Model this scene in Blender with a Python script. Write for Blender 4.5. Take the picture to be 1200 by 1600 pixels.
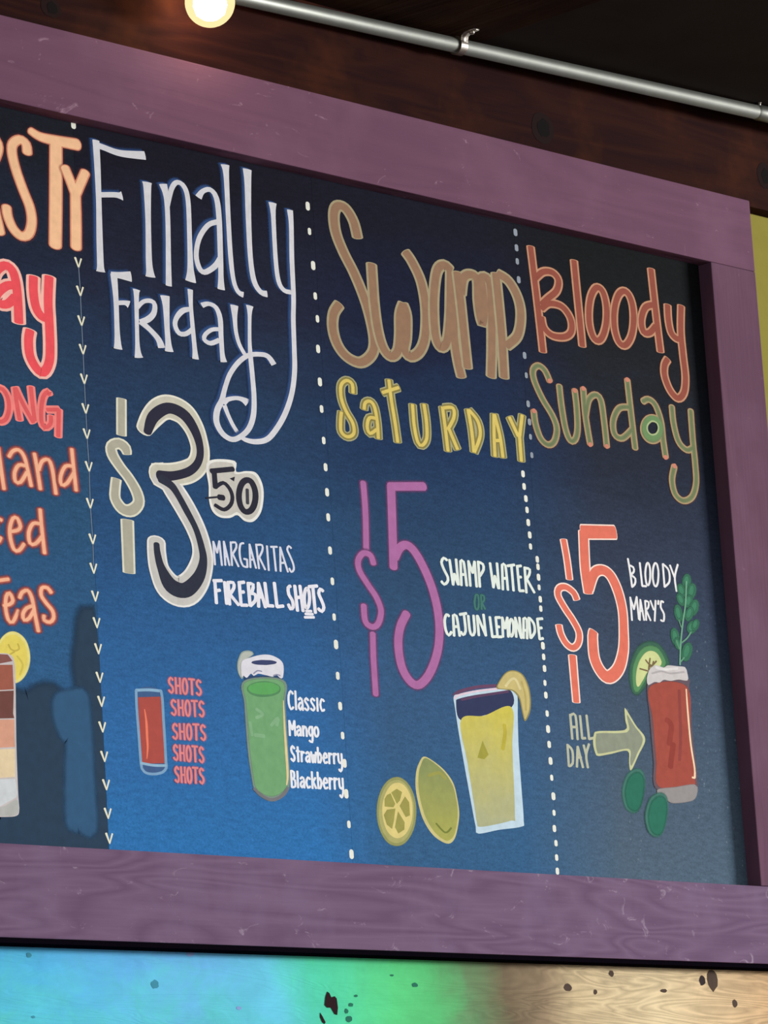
import bpy, bmesh, math, random
from mathutils import Vector, Matrix
from mathutils.geometry import tessellate_polygon

for o in list(bpy.data.objects):
    bpy.data.objects.remove(o)
scene = bpy.context.scene
COL = scene.collection
Z0 = 2.33                                   # height of the board's lower inner edge above the floor

# ------------------------------------------------------------------ camera
cd = bpy.data.cameras.new('camera'); cam = bpy.data.objects.new('camera', cd); COL.objects.link(cam)
cd.sensor_fit = 'VERTICAL'; cd.sensor_height = 36.0; cd.lens = 6500 * 36.0 / 1600; cd.clip_end = 100
RIGHT = Vector((0.68382950, -0.72694754, -0.06264573)); DOWN = Vector((0.10007261, 0.17848980, -0.97883955)); FWD = Vector((0.72274663, 0.66309024, 0.19480413))
m = Matrix.Identity(4)
for i in range(3):
    m[i][0] = RIGHT[i]; m[i][1] = -DOWN[i]; m[i][2] = -FWD[i]
m.translation = Vector((-4.258028, -4.747986, -0.781836 + Z0))
cam.matrix_world = m
scene.camera = cam

# ------------------------------------------------------------------ world, lights, exposure
w = bpy.data.worlds.new('room_ambience'); scene.world = w; w.use_nodes = True
bg = w.node_tree.nodes['Background']; bg.inputs[0].default_value = (1.0, 0.985, 0.98, 1); bg.inputs[1].default_value = 0.72
def area(name, loc, target, size, power, col):
    l = bpy.data.lights.new(name, 'AREA'); l.shape = 'RECTANGLE'; l.size, l.size_y = size; l.energy = power; l.color = col
    o = bpy.data.objects.new(name, l); COL.objects.link(o); o.location = loc
    o.rotation_euler = (Vector(target) - Vector(loc)).to_track_quat('-Z', 'Y').to_euler()
    return o
area('side_key_light', (15.0, -9.4, Z0 + 1.1), (0.9, 0, Z0 + 0.55), (5.0, 1.6), 3350, (1.0, 0.975, 0.94))  # key light added far off to the right, source unseen
vs = scene.view_settings
vs.view_transform = 'Standard'; vs.look = 'None'; vs.exposure = 0.0; vs.gamma = 1.0; vs.use_curve_mapping = False

# ------------------------------------------------------------------ helpers
def lin(c):
    return tuple((v / 255 / 12.92) if v / 255 <= 0.04045 else ((v / 255 + 0.055) / 1.055) ** 2.4 for v in c) + (1.0,)
def newmat(name):
    mt = bpy.data.materials.new(name); mt.use_nodes = True
    nt = mt.node_tree; b = nt.nodes['Principled BSDF']
    b.inputs['Specular IOR Level'].default_value = 0.2; b.inputs['Roughness'].default_value = 0.7
    return mt, nt, b
def N(nt, t, **k):
    n = nt.nodes.new(t)
    for a, v in k.items(): setattr(n, a, v)
    return n
def math_node(nt, op, a, b=None, c=None):
    n = N(nt, 'ShaderNodeMath', operation=op)
    for i, v in enumerate((a, b, c)):
        if v is None: continue
        if isinstance(v, (int, float)): n.inputs[i].default_value = v
        else: nt.links.new(v, n.inputs[i])
    return n.outputs[0]
def mapped(nt, scale, loc=(0, 0, 0), rot=(0, 0, 0)):
    tc = N(nt, 'ShaderNodeNewGeometry'); mp = N(nt, 'ShaderNodeMapping')
    mp.inputs['Scale'].default_value = scale; mp.inputs['Location'].default_value = loc; mp.inputs['Rotation'].default_value = rot
    nt.links.new(tc.outputs['Position'], mp.inputs[0]); return mp.outputs[0]
def noise(nt, vec, scale, detail=4, rough=0.55, dist=0.0):
    n = N(nt, 'ShaderNodeTexNoise'); n.inputs['Scale'].default_value = scale; n.inputs['Detail'].default_value = detail
    n.inputs['Roughness'].default_value = rough; n.inputs['Distortion'].default_value = dist
    nt.links.new(vec, n.inputs['Vector']); return n.outputs['Fac']
def ramp(nt, fac, stops, interp='LINEAR'):
    r = N(nt, 'ShaderNodeValToRGB'); r.color_ramp.interpolation = interp; e = r.color_ramp.elements
    while len(e) < len(stops): e.new(0.5)
    for el, (p, c) in zip(e, stops):
        el.position = p; el.color = c if len(c) == 4 else lin(c)
    nt.links.new(fac, r.inputs[0]); return r.outputs['Color']
def mix(nt, fac, a, b, kind='MIX'):
    n = N(nt, 'ShaderNodeMix', data_type='RGBA', blend_type=kind)
    if isinstance(fac, (int, float)): n.inputs['Factor'].default_value = fac
    else: nt.links.new(fac, n.inputs['Factor'])
    for s, v in ((6, a), (7, b)):
        if isinstance(v, tuple): n.inputs[s].default_value = v
        else: nt.links.new(v, n.inputs[s])
    return n.outputs[2]
def rng(nt, v, a, b, c=0.0, d=1.0):
    n = N(nt, 'ShaderNodeMapRange'); nt.links.new(v, n.inputs[0])
    for i, q in enumerate((a, b, c, d)): n.inputs[i + 1].default_value = q
    return n.outputs[0]
def bump(nt, b, h, strength, dist):
    n = N(nt, 'ShaderNodeBump'); n.inputs['Strength'].default_value = strength; n.inputs['Distance'].default_value = dist
    nt.links.new(h, n.inputs['Height']); nt.links.new(n.outputs[0], b.inputs['Normal'])
def xyz(nt):
    g = N(nt, 'ShaderNodeNewGeometry'); s = N(nt, 'ShaderNodeSeparateXYZ'); nt.links.new(g.outputs['Position'], s.inputs[0]); return s.outputs

_paint = {}
def paint(c, c2=None, zr=None, soft=False):
    """hand-brushed paint; c2 = second colour blended in towards the bottom (zr = heights)"""
    key = (tuple(c), c2, zr, soft)
    if key in _paint: return _paint[key]
    mt, nt, b = newmat(('soft_paint_' if soft else 'paint_') + '%02x%02x%02x' % tuple(c)); b.inputs['Roughness'].default_value = 0.75; b.inputs['Specular IOR Level'].default_value = 0.03
    col = lin(c)
    v = mapped(nt, (1, 1, 1)); n1 = noise(nt, v, 60, 3); 
    if c2:
        z = xyz(nt)[2]; t = rng(nt, math_node(nt, 'ADD', z, math_node(nt, 'MULTIPLY', math_node(nt, 'SUBTRACT', noise(nt, v, 25, 3), 0.5), 0.08)), zr[1], zr[0])
        col = mix(nt, t, lin(c), lin(c2))
    k = rng(nt, n1, 0.25, 0.75, 0.90, 1.07)
    h = N(nt, 'ShaderNodeHueSaturation'); nt.links.new(k, h.inputs['Value'])
    if isinstance(col, tuple): h.inputs['Color'].default_value = col
    else: nt.links.new(col, h.inputs['Color'])
    nt.links.new(h.outputs[0], b.inputs['Base Color'])
    if soft:                                # sprayed or dry-brushed: thins out towards the stroke's edge
        at = N(nt, 'ShaderNodeAttribute', attribute_name='soft'); f = N(nt, 'ShaderNodeMapRange', interpolation_type='SMOOTHSTEP')
        nt.links.new(at.outputs['Fac'], f.inputs[0]); f.inputs[1].default_value = 0.0; f.inputs[2].default_value = 0.75
        tr = N(nt, 'ShaderNodeBsdfTransparent'); ms = N(nt, 'ShaderNodeMixShader')
        nt.links.new(f.outputs[0], ms.inputs[0]); nt.links.new(tr.outputs[0], ms.inputs[1]); nt.links.new(b.outputs[0], ms.inputs[2]); nt.links.new(ms.outputs[0], nt.nodes['Material Output'].inputs[0])
    _paint[key] = mt; return mt

def link(name, me, mats, parent=None, loc=(0, 0, 0)):
    o = bpy.data.objects.new(name, me); COL.objects.link(o); o.location = loc
    if parent: o.parent = parent
    for q in mats:
        if q.name not in [s.name for s in me.materials if s]: me.materials.append(q)
    return o
def tag(o, label=None, cat=None, group=None, kind=None):
    for k, v in (('label', label), ('category', cat), ('group', group), ('kind', kind)):
        if v: o[k] = v
    return o
def box_bm(bm, x0, x1, y0, y1, z0, z1, bev=0.0):
    vs_ = [bm.verts.new((x, y, z)) for x in (x0, x1) for y in (y0, y1) for z in (z0, z1)]
    for f in ((0, 1, 3, 2), (4, 6, 7, 5), (0, 4, 5, 1), (2, 3, 7, 6), (0, 2, 6, 4), (1, 5, 7, 3)):
        bm.faces.new([vs_[i] for i in f])
    bmesh.ops.recalc_face_normals(bm, faces=bm.faces)
    if bev: bmesh.ops.bevel(bm, geom=bm.edges[:], offset=bev, segments=2, profile=0.7, affect='EDGES')
def box(name, dims, mat, parent=None, bev=0.0):
    bm = bmesh.new(); box_bm(bm, *dims, bev=bev); me = bpy.data.meshes.new(name); bm.to_mesh(me); bm.free()
    return link(name, me, [mat], parent)
def lathe(name, prof, mat, parent=None, loc=(0, 0, 0), seg=32, axis='Z', smooth=True):
    vs_, fs = [], []
    for i in range(seg):
        a = 2 * math.pi * i / seg
        for r, h in prof:
            p = (r * math.cos(a), r * math.sin(a), h)
            vs_.append(p if axis == 'Z' else (p[2], p[0], p[1]))
    n = len(prof)
    for i in range(seg):
        for j in range(n - 1):
            fs.append((i * n + j, ((i + 1) % seg) * n + j, ((i + 1) % seg) * n + j + 1, i * n + j + 1))
    me = bpy.data.meshes.new(name); me.from_pydata(vs_, [], fs)
    for p in me.polygons: p.use_smooth = smooth
    return link(name, me, [mat], parent, loc)

# ------------------------------------------------------------------ materials of the place
def wood(name, base, dark, light, scuff=None, axis=0, ringy=0.5, knots=0.0, rough=0.6, spec=0.2, sc=1.0, contrast=1.0, th=0.66):
    """board with grain running along world x (axis 0) or z (axis 2)"""
    mt, nt, b = newmat(name); b.inputs['Roughness'].default_value = rough; b.inputs['Specular IOR Level'].default_value = spec
    s = [9.0 * sc] * 3; s[axis] = 1.1 * sc
    v = mapped(nt, tuple(s)); big = noise(nt, v, 1.0, 2, 0.5, 0.6)
    rings = math_node(nt, 'FRACT', math_node(nt, 'MULTIPLY', big, 9.0 * ringy + 2))
    tri = math_node(nt, 'ABSOLUTE', math_node(nt, 'SUBTRACT', rings, 0.5))
    f = [160.0] * 3; f[axis] = 7.0
    fine = noise(nt, mapped(nt, tuple(f)), 1.0, 3, 0.6)
    t = math_node(nt, 'ADD', math_node(nt, 'MULTIPLY', tri, 0.9), math_node(nt, 'MULTIPLY', fine, 0.5))
    c0 = mix(nt, rng(nt, t, 0.25, 0.85), lin(dark), lin(base))
    blot = noise(nt, mapped(nt, (2.2, 2.2, 2.2)), 2.0, 4, 0.6)
    c1 = mix(nt, math_node(nt, 'MULTIPLY', rng(nt, blot, 0.5, 0.75), contrast), c0, lin(light))
    if scuff:
        q = [14.0] * 3; q[axis] = 9.0
        sn = noise(nt, mapped(nt, tuple(q)), 2.2, 5, 0.72, 1.2)
        c1 = mix(nt, rng(nt, sn, th, th + 0.09, 0.0, 0.7), c1, lin(scuff))
    if knots:
        vo = N(nt, 'ShaderNodeTexVoronoi'); q = [3.0] * 3; q[axis] = 1.6
        nt.links.new(mapped(nt, tuple(q)), vo.inputs['Vector']); vo.inputs['Scale'].default_value = 1.0
        c1 = mix(nt, rng(nt, vo.outputs['Distance'], 0.05, 0.16, knots, 0.0), c1, lin(tuple(x * 0.45 for x in dark)))
    nt.links.new(c1, b.inputs['Base Color'])
    bump(nt, b, t, 0.25, 0.004)
    return mt
PURPLE = wood('purple_painted_wood', (120, 84, 106), (112, 78, 100), (126, 90, 112), scuff=(168, 134, 154), ringy=0.5, rough=0.8, spec=0.04, th=0.63)
PURPLE_LOW = wood('purple_figured_wood', (124, 100, 128), (107, 83, 111), (126, 106, 134), scuff=(166, 150, 170), ringy=1.3, rough=0.8, spec=0.04, th=0.62)
PURPLE_V = wood('purple_painted_wood_upright', (110, 78, 97), (102, 72, 92), (114, 84, 106), scuff=(132, 104, 122), axis=2, ringy=0.5, rough=0.8, spec=0.04)
HEADER = wood('dark_stained_wood', (54, 26, 20), (38, 17, 17), (80, 42, 22), ringy=0.7, rough=0.8, spec=0.03, contrast=0.8)
CEILWOOD = wood('dark_ceiling_wood', (58, 38, 28), (42, 28, 22), (66, 44, 30), axis=1, rough=0.8, spec=0.04)
def plain(name, c, rough=0.8, spec=0.15, amp=0.08, scale=20, metal=0.0):
    mt, nt, b = newmat(name); b.inputs['Roughness'].default_value = rough; b.inputs['Specular IOR Level'].default_value = spec; b.inputs['Metallic'].default_value = metal
    n = noise(nt, mapped(nt, (1, 1, 1)), scale, 5, 0.6)
    h = N(nt, 'ShaderNodeHueSaturation'); h.inputs['Color'].default_value = lin(c); nt.links.new(rng(nt, n, 0.25, 0.75, 1 - amp, 1 + amp), h.inputs['Value'])
    nt.links.new(h.outputs[0], b.inputs['Base Color']); bump(nt, b, n, 0.1, 0.002); return mt
CEIL = plain('dark_grey_ceiling', (52, 45, 42), 0.9, 0.04, 0.15, 8)
OLIVE = plain('olive_yellow_wall', (146, 138, 64), 0.8, 0.04, 0.05, 30)
STEEL = plain('galvanised_steel', (132, 135, 130), 0.5, 0.4, 0.08, 40, 0.8)
CLAMP = plain('bright_zinc', (180, 174, 166), 0.35, 0.5, 0.05, 60, 0.9)
BLACKM = plain('black_bakelite', (24, 22, 22), 0.5, 0.4, 0.05, 50)

def panel_mat(name, cols, joins, speck):
    """navy board with a hand-painted ombre from black to blue, brushed in sideways strokes; each column mixed a little differently"""
    mt, nt, b = newmat(name); b.inputs['Roughness'].default_value = 0.85; b.inputs['Specular IOR Level'].default_value = 0.03
    p = xyz(nt); z = math_node(nt, 'SUBTRACT', p[2], Z0)
    br = noise(nt, mapped(nt, (3, 3, 11)), 1.0, 5, 0.65, 0.8)
    t = math_node(nt, 'ADD', math_node(nt, 'DIVIDE', z, 1.2), math_node(nt, 'MULTIPLY', math_node(nt, 'SUBTRACT', br, 0.5), 0.16))
    xw = math_node(nt, 'ADD', p[0], math_node(nt, 'MULTIPLY', math_node(nt, 'SUBTRACT', br, 0.5), 0.06))
    c = ramp(nt, t, cols[0])
    for stops, (x0, x1) in zip(cols[1:], joins):
        c = mix(nt, rng(nt, p[0] if x1 - x0 < 0.01 else xw, x0, x1), c, ramp(nt, t, stops))
    fine = noise(nt, mapped(nt, (45, 45, 130)), 1.0, 4, 0.7)
    h = N(nt, 'ShaderNodeHueSaturation'); nt.links.new(c, h.inputs['Color']); 
    fleck = noise(nt, mapped(nt, (1, 1, 1)), 230, 3, 0.7)
    nt.links.new(math_node(nt, 'MULTIPLY', rng(nt, fine, 0.25, 0.75, 0.80, 1.22), rng(nt, fleck, 0.25, 0.75, 0.80, 1.22)), h.inputs['Value']); c = h.outputs[0]
    vo = N(nt, 'ShaderNodeTexVoronoi'); nt.links.new(mapped(nt, (1, 1, 1)), vo.inputs['Vector']); vo.inputs['Scale'].default_value = 75
    big = noise(nt, mapped(nt, (1, 1, 1)), 14, 2)
    f = math_node(nt, 'MULTIPLY', rng(nt, vo.outputs['Distance'], 0.08, 0.2, speck, 0.0), rng(nt, big, 0.5, 0.66))
    f = math_node(nt, 'MULTIPLY', f, math_node(nt, 'MULTIPLY', rng(nt, p[0], 1.3, 1.55), rng(nt, z, 0.75, 0.2)))
    c = mix(nt, f, c, lin((165, 178, 190)))
    nt.links.new(c, b.inputs['Base Color']); bump(nt, b, fine, 0.25, 0.002)
    return mt
PANEL = panel_mat('ombre_board', [
    [(0.0, (52, 92, 132)), (0.25, (52, 96, 140)), (0.45, (48, 86, 122)), (0.62, (44, 70, 100)), (0.8, (36, 44, 64)), (0.95, (30, 33, 42))],
    [(0.0, (50, 116, 178)), (0.2, (52, 106, 164)), (0.42, (46, 84, 128)), (0.6, (42, 66, 98)), (0.78, (37, 42, 62)), (0.95, (28, 28, 40))],
    [(0.0, (56, 98, 138)), (0.25, (58, 92, 130)), (0.45, (48, 76, 108)), (0.62, (36, 58, 92)), (0.8, (30, 36, 60)), (0.96, (28, 29, 42))],
    [(0.0, (82, 102, 120)), (0.2, (72, 90, 110)), (0.42, (58, 70, 92)), (0.62, (42, 48, 64)), (0.8, (33, 36, 42)), (0.96, (26, 28, 30))]],
    [(0.2265, 0.2305), (0.70, 0.90), (1.22, 1.50)], 0.5)

def mural_mat():
    """plywood washed with sky-blue and green paint, bare knotty pine to the right"""
    mt, nt, b = newmat('washed_plywood'); b.inputs['Roughness'].default_value = 0.7; b.inputs['Specular IOR Level'].default_value = 0.05
    p = xyz(nt); x = p[0]
    wob = math_node(nt, 'MULTIPLY', math_node(nt, 'SUBTRACT', noise(nt, mapped(nt, (4, 4, 4)), 1.0, 5, 0.6, 0.6), 0.5), 0.22)
    t = rng(nt, math_node(nt, 'ADD', x, wob), -1.0, 2.2)
    def at(v): return (v + 1.0) / 3.2
    c = ramp(nt, t, [(at(-0.2), (80, 188, 236)), (at(0.1), (90, 194, 246)), (at(0.38), (112, 190, 252)), (at(0.60), (108, 208, 244)), (at(0.72), (84, 220, 178)), (at(0.88), (92, 216, 138)), (at(0.98), (90, 196, 122)),
                     (at(1.06), (104, 142, 100)), (at(1.18), (116, 102, 80)), (at(1.28), (150, 130, 104)), (at(1.38), (204, 184, 146)), (at(1.6), (224, 204, 164)), (at(1.95), (204, 168, 126))])
    turq = rng(nt, math_node(nt, 'ADD', math_node(nt, 'SUBTRACT', p[2], Z0), math_node(nt, 'MULTIPLY', math_node(nt, 'SUBTRACT', noise(nt, mapped(nt, (6, 6, 9)), 1.0, 5, 0.65, 1.0), 0.5), 0.30)), -0.17, -0.30)
    c = mix(nt, math_node(nt, 'MULTIPLY', turq, rng(nt, x, 0.75, 0.45, 0.0, 0.85)), c, lin((92, 210, 208)))
    big = noise(nt, mapped(nt, (1.0, 1, 7.0)), 2.2, 3, 0.5, 1.2)
    rings = math_node(nt, 'ABSOLUTE', math_node(nt, 'SUBTRACT', math_node(nt, 'FRACT', math_node(nt, 'MULTIPLY', big, 14.0)), 0.5))
    mott = noise(nt, mapped(nt, (5, 5, 8)), 2.0, 5, 0.65, 0.8)
    bare = rng(nt, x, 0.95, 1.35)
    val = math_node(nt, 'ADD', rng(nt, mott, 0.3, 0.7, 0.9, 1.1), math_node(nt, 'MULTIPLY', math_node(nt, 'MULTIPLY', math_node(nt, 'SUBTRACT', rings, 0.3), bare), 0.75))
    h = N(nt, 'ShaderNodeHueSaturation'); nt.links.new(c, h.inputs['Color']); nt.links.new(val, h.inputs['Value'])
    nt.links.new(h.outputs[0], b.inputs['Base Color']); bump(nt, b, rings, 0.25, 0.003)
    return mt
MURAL = mural_mat()

# ------------------------------------------------------------------ artwork of the board, board coordinates in half millimetres (right, up[, brush width])
WORDS = [
 ('painted_word', 'orange hand-painted letters STY of a cut-off day name', 'orange_big', [
  [[55,2269,28,106,2271,28,126,2243,28,104,2193,28,59,2151,27.5], [65,2152,27.5,93,2059,27.5,117,1958,27.5]],
  [[250,2245,28,246,2273,28,220,2283,28,189,2263,28,184,2229,28,199,2174,28,224,2116,28,250,2062,28,255,2014,28,239,1972,28,206,1960,28,173,1980,27.5,153,2016,27.5,149,2046,28]],
  [[270,2320,24,308,2308,28,366,2306,32.5,471,2309,37.5], [378,2302,37,366,2121,38,353,1952,37.5]],
  [[412,2220,28.5,434,2177,28.5,453,2135,28.5], [501,2219,28.5,471,2167,28.5,453,2135,28.5], [453,2139,30.5,449,2045,32.5,444,1959,32.5]],
 ]),
 ('painted_word', 'red letters ay with pale pink outline at the left edge', 'red_pink', [
  [[73,1790,27.5,94,1829,27.5,131,1852,27.5,160,1841,27.5,174,1805,27.5,179,1742,27.5,179,1671,27.5], [173,1792,27.5,138,1787,27.5,104,1765,27.5,86,1742,27.5,101,1723,27.5,134,1726,27.5,168,1754,27.5]],
  [[251,1832,27.5,248,1782,27.5,256,1732,27.5,277,1706,27.5,305,1701,27.5], [319,1842,28,310,1761,27.5,310,1698,27.5,309,1613,27.5,301,1557,27.5,274,1520,27.5,245,1531,27.5,220,1568,27.5,217,1618,27.5,225,1652,27.5]],
 ]),
 ('painted_word', 'small coral letters ONG under the red ay', 'coral', [
  [[69,1444,14.5,96,1444,14.5,116,1421,14.5,120,1384,14.5,106,1350,14.5,84,1337,14.5,63,1340,14.5]],
  [[149,1454,14.5,154,1405,14.5,163,1352,14.5], [151,1455,14.5,182,1404,14.5,221,1351,14.5], [217,1466,14.5,221,1413,14.5,227,1358,14.5]],
  [[294,1450,15,288,1459,15,269,1440,15,258,1401,14.5,256,1359,14.5,269,1340,14.5,294,1355,14.5,298,1381,14.5], [282,1400,14.5,333,1406,15], [333,1406,15,325,1317,14.5]],
 ]),
 ('painted_word', 'peach handwritten letters land', 'peach', [
  [[67,1250,13.5,73,1197,13.5,83,1121,13.5]],
  [[111,1228,13.5,127,1247,13.5,153,1254,13.5,175,1234,13.5,188,1190,13.5,199,1143,13.5], [183,1205,13.5,151,1205,13.5,131,1179,13.5,133,1151,13.5,154,1150,13.5,183,1185,13.5]],
  [[219,1249,13.5,229,1194,13.5,237,1137,13.5], [234,1199,13.5,250,1228,13.5,278,1236,13.5,293,1205,13.5,303,1129,13.5]],
  [[381,1282,13.5,384,1236,13.5,391,1149,13.5], [386,1226,13.5,350,1223,13.5,327,1188,13.5,329,1161,13.5,352,1167,13.5,386,1207,13.5]],
 ]),
 ('painted_word', 'peach handwritten letters ced below land', 'peach', [
  [[66,1019,13.5,52,1019,13.5,36,981,13.5,45,945,13.5,60,963,13.5]],
  [[105,987,13.5,133,994,13.5,145,1008,13.5,133,1032,13.5,115,1030,13.5,101,1000,13.5,100,967,13.5,113,931,13.5,134,929,13.5,157,952,13.5]],
  [[232,1070,13.5,235,1013,13.5,242,931,13.5], [236,1023,13.5,200,1022,13.5,179,991,13.5,182,958,13.5,205,957,13.5,237,986,13.5]],
 ]),
 ('painted_word', 'peach handwritten word Teas, first letter cut off', 'peach', [
  [[11,819,13,84,833,13.5], [45,825,13.5]],
  [[60,747,13,86,754,13.5,99,767,13.5,86,789,13.5,72,777,13.5,67,740,13,76,704,13,94,698,13,120,736,13.5]],
  [[128,778,13.5,138,795,13.5,162,804,13.5,179,782,13.5,189,730,13.5,200,678,13.5], [186,758,13.5,155,747,13.5,138,726,13.5,143,708,13.5,164,716,13.5,186,744,13.5]],
  [[262,806,13.5,247,820,13.5,223,817,13.5,219,794,13.5,238,771,13.5,264,748,13.5,267,724,13.5,250,710,13.5,227,715,13.5,227,729,13.5]],
 ]),
 ('painted_word', 'tall white word Finally with blue shadow and long looping tail', 'white_blue', [
  [[556,2338,24,557,2253,22,555,2126,19.5,550,1999,22,548,1908,24,548,1893,32.5], [549,2324,24,590,2319,22,665,2312,24.5,776,2323,31], [558,2153,19.5,625,2164,20,651,2165,24,661,2166,33]],
  [[779,2231,33.5,779,2207,26.5,775,2097,20,769,1969,22,771,1925,26.5,772,1908,35]],
  [[853,2237,29,865,2195,20,866,2111,18,859,1982,19,854,1889,22], [868,2157,13.5,892,2228,18,921,2255,18,953,2242,19,966,2191,18,963,2062,18,960,1972,22,959,1936,31,957,1919,38]],
  [[1016,2218,24.5,1037,2242,18,1073,2254,19,1100,2231,20.5,1108,2162,20.5,1104,2019,20,1101,1954,20,1099,1912,27], [1104,2147,20.5,1055,2128,18,1009,2076,18,990,2015,18,1001,1971,20,1023,1960,20,1054,1974,20,1082,1995,20,1103,2025,15.5]],
  [[1151,2353,32,1154,2313,20.5,1152,2156,18,1153,2026,18,1161,1950,17,1179,1915,18,1203,1908,22.5]],
  [[1257,2355,32,1256,2304,25,1249,2171,20.5,1248,2040,19,1259,1964,20.5,1287,1930,20.5,1318,1927,25]],
  [[1371,2255,30,1371,2210,18.5,1370,2058,17,1378,1981,18,1402,1952,18,1435,1950,18], [1455,2243,23,1457,2190,18.5,1450,2070,18.5,1447,1938,18,1439,1853,18,1435,1751,18,1430,1673,19,1410,1593,19,1371,1517,20,1321,1455,20,1275,1417,20,1219,1403,20,1171,1405,17.5,1148,1417,15.5,1122,1443,15.5,1099,1478,15.5,1083,1511,17.5], [1081,1516,17.5,1097,1532,17.5,1138,1543,15.5,1170,1542,20,1193,1534,31]],
 ]),
 ('painted_word', 'smaller white word Friday with looping y under Finally', 'white_blue', [
  [[594,1890,19.5,631,1892,24,682,1895,37], [605,1892,24,609,1807,18.5,607,1710,18.5,607,1658,24,607,1642,30], [611,1796,17.5,648,1802,17.5,666,1799,28.5]],
  [[704,1854,26,702,1827,17.5,696,1693,15,696,1642,21.5,699,1625,30.5], [703,1793,15.5,733,1818,15.5,769,1825,17.5,784,1814,17.5,777,1784,19.5,749,1760,22,714,1746,19.5], [715,1748,22,758,1725,19.5,793,1698,22,805,1672,26]],
  [[833,1851,33,836,1816,24,835,1741,19.5,837,1689,22,839,1664,30.5]],
  [[954,1824,15.5,912,1812,20,880,1782,17.5,873,1755,17.5,890,1732,18.5,922,1735,17.5,955,1757,15.5], [952,1890,20,951,1833,15.5,954,1757,16.5,958,1688,17.5,959,1654,24]],
  [[1003,1843,20,1034,1853,16.5,1068,1845,18,1085,1810,19,1085,1745,18,1086,1687,18,1091,1661,24.5], [1083,1772,15.5,1043,1765,15.5,1011,1744,15.5,1005,1726,16.5,1033,1717,17.5,1076,1734,18]],
  [[1156,1864,29,1155,1820,18,1157,1773,15.5,1169,1733,15.5,1192,1701,15.5], [1230,1873,27,1227,1841,15.5,1220,1752,14.5,1220,1693,18,1224,1617,18,1225,1552,19,1217,1493,20,1193,1446,20,1153,1414,19,1110,1398,20,1067,1412,21,1041,1448,22,1047,1490,22,1072,1528,20,1089,1570,17.5,1116,1621,17.5,1160,1668,18,1210,1699,18,1268,1710,18,1305,1707,20,1330,1683,22.5]],
 ]),
 ('painted_price', 'tall cream dollar sign beside the big 3', 'cream_grey', [
  [[612,1476,22.5,604,1354,22.5]],
  [[625,1293,19,618,1313,28,591,1325,28,558,1313,25.5,559,1285,27.5,589,1249,25.5,628,1213,25.5,660,1169,27.5,664,1135,27.5,630,1108,32,590,1110,29.5,562,1140,25.5,564,1175,23.5,571,1206,23.5]],
  [[610,1074,32,606,901,29.5]],
 ]),
 ('painted_word', 'thin white word MARGARITAS', 'white_thin', [
  [[996,1041,8,998,964,8], [996,1041,8,1011,1005,8], [1011,1005,8,1024,1045,8], [1024,1045,8,1030,965,8]],
  [[1045,1046,8,1046,967,8], [1045,1046,8,1065,968,8], [1046,995,8,1058,998,8]],
  [[1077,1047,8,1077,969,8], [1078,1045,8,1099,1048,8,1102,1032,8,1083,1008,8], [1083,1008,8,1107,968,8]],
  [[1137,1049,8,1123,1045,8,1116,1022,8,1118,992,8,1130,971,8,1149,970,8], [1149,970,8,1149,995,8], [1149,995,8,1135,996,8]],
  [[1165,1048,8,1163,970,8], [1165,1048,8,1189,970,8], [1164,996,8,1180,998,8]],
  [[1196,1051,8,1203,970,8], [1198,1049,8,1224,1051,8,1224,1033,8,1207,1008,8], [1208,1007,8,1232,969,8]],
  [[1247,1050,8,1249,968,8]],
  [[1265,1049,8,1295,1052,8], [1278,1051,8,1283,969,8]],
  [[1310,1052,8,1305,970,8], [1310,1052,8,1340,971,8], [1308,998,8,1328,1001,8]],
  [[1362,1054,8,1352,1060,8,1343,1048,8,1355,1026,8,1368,1000,8,1369,981,8,1356,972,8,1348,983,8]],
 ]),
 ('painted_word', 'bold white words FIREBALL SHOTS with underlined O', 'white_bold', [
  [[993,909,11,995,835,11], [987,909,11,1025,913,11], [994,876,11,1014,880,11]],
  [[1038,909,11,1042,837,11]],
  [[1054,911,11,1056,836,11], [1056,909,11,1078,911,11,1080,894,11,1060,870,11], [1062,868,11,1097,838,11]],
  [[1106,915,11.5,1109,839,11], [1106,913,11.5,1129,917,11.5], [1108,881,11.5,1125,884,11.5], [1109,838,11,1137,840,11.5]],
  [[1148,916,11.5,1151,840,11.5], [1150,914,11.5,1171,913,11.5,1165,891,11.5,1151,882,11.5], [1152,882,11.5,1177,880,11.5,1178,861,11.5,1153,840,11.5]],
  [[1196,920,11.5,1191,840,11.5], [1196,920,11.5,1223,841,11.5], [1194,872,11.5,1211,875,11.5]],
  [[1227,923,11.5,1234,847,11.5], [1234,847,11.5,1260,848,11.5]],
  [[1272,927,11.5,1278,847,11.5], [1278,847,11.5,1308,852,11.5]],
  [[1348,923,11.5,1337,917,11.5,1338,894,11.5,1354,873,11.5,1355,852,11.5,1342,845,11.5,1334,859,11.5]],
  [[1369,926,11.5,1375,842,11.5], [1394,928,11.5,1402,843,11.5], [1372,886,11.5,1397,890,11.5]],
  [[1437,890,11.5,1435,878,11.5,1432,868,11.5,1428,860,11.5,1423,855,11.5,1419,855,11.5,1415,859,11.5,1412,866,11.5,1411,876,11.5,1411,887,11.5,1413,899,11.5,1416,909,11.5,1420,917,11.5,1425,922,11.5,1429,922,11.5,1433,919,11.5,1436,911,11.5,1437,901,11.5,1437,890,11.5]],
  [[1437,929,11.5,1477,935,11.5], [1456,931,11.5,1461,842,11.5]],
  [[1504,920,11.5,1492,926,11.5,1483,910,11.5,1496,885,11.5,1504,864,11.5,1493,849,11.5,1477,857,11.5]],
  [[1416,844,9,1442,846,9], [1412,834,9,1448,836,9], [1408,822,9,1453,826,9]],
 ]),
 ('painted_word', 'pink word SHOTS, top of the five beside the shot glass', 'pink', [
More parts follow.
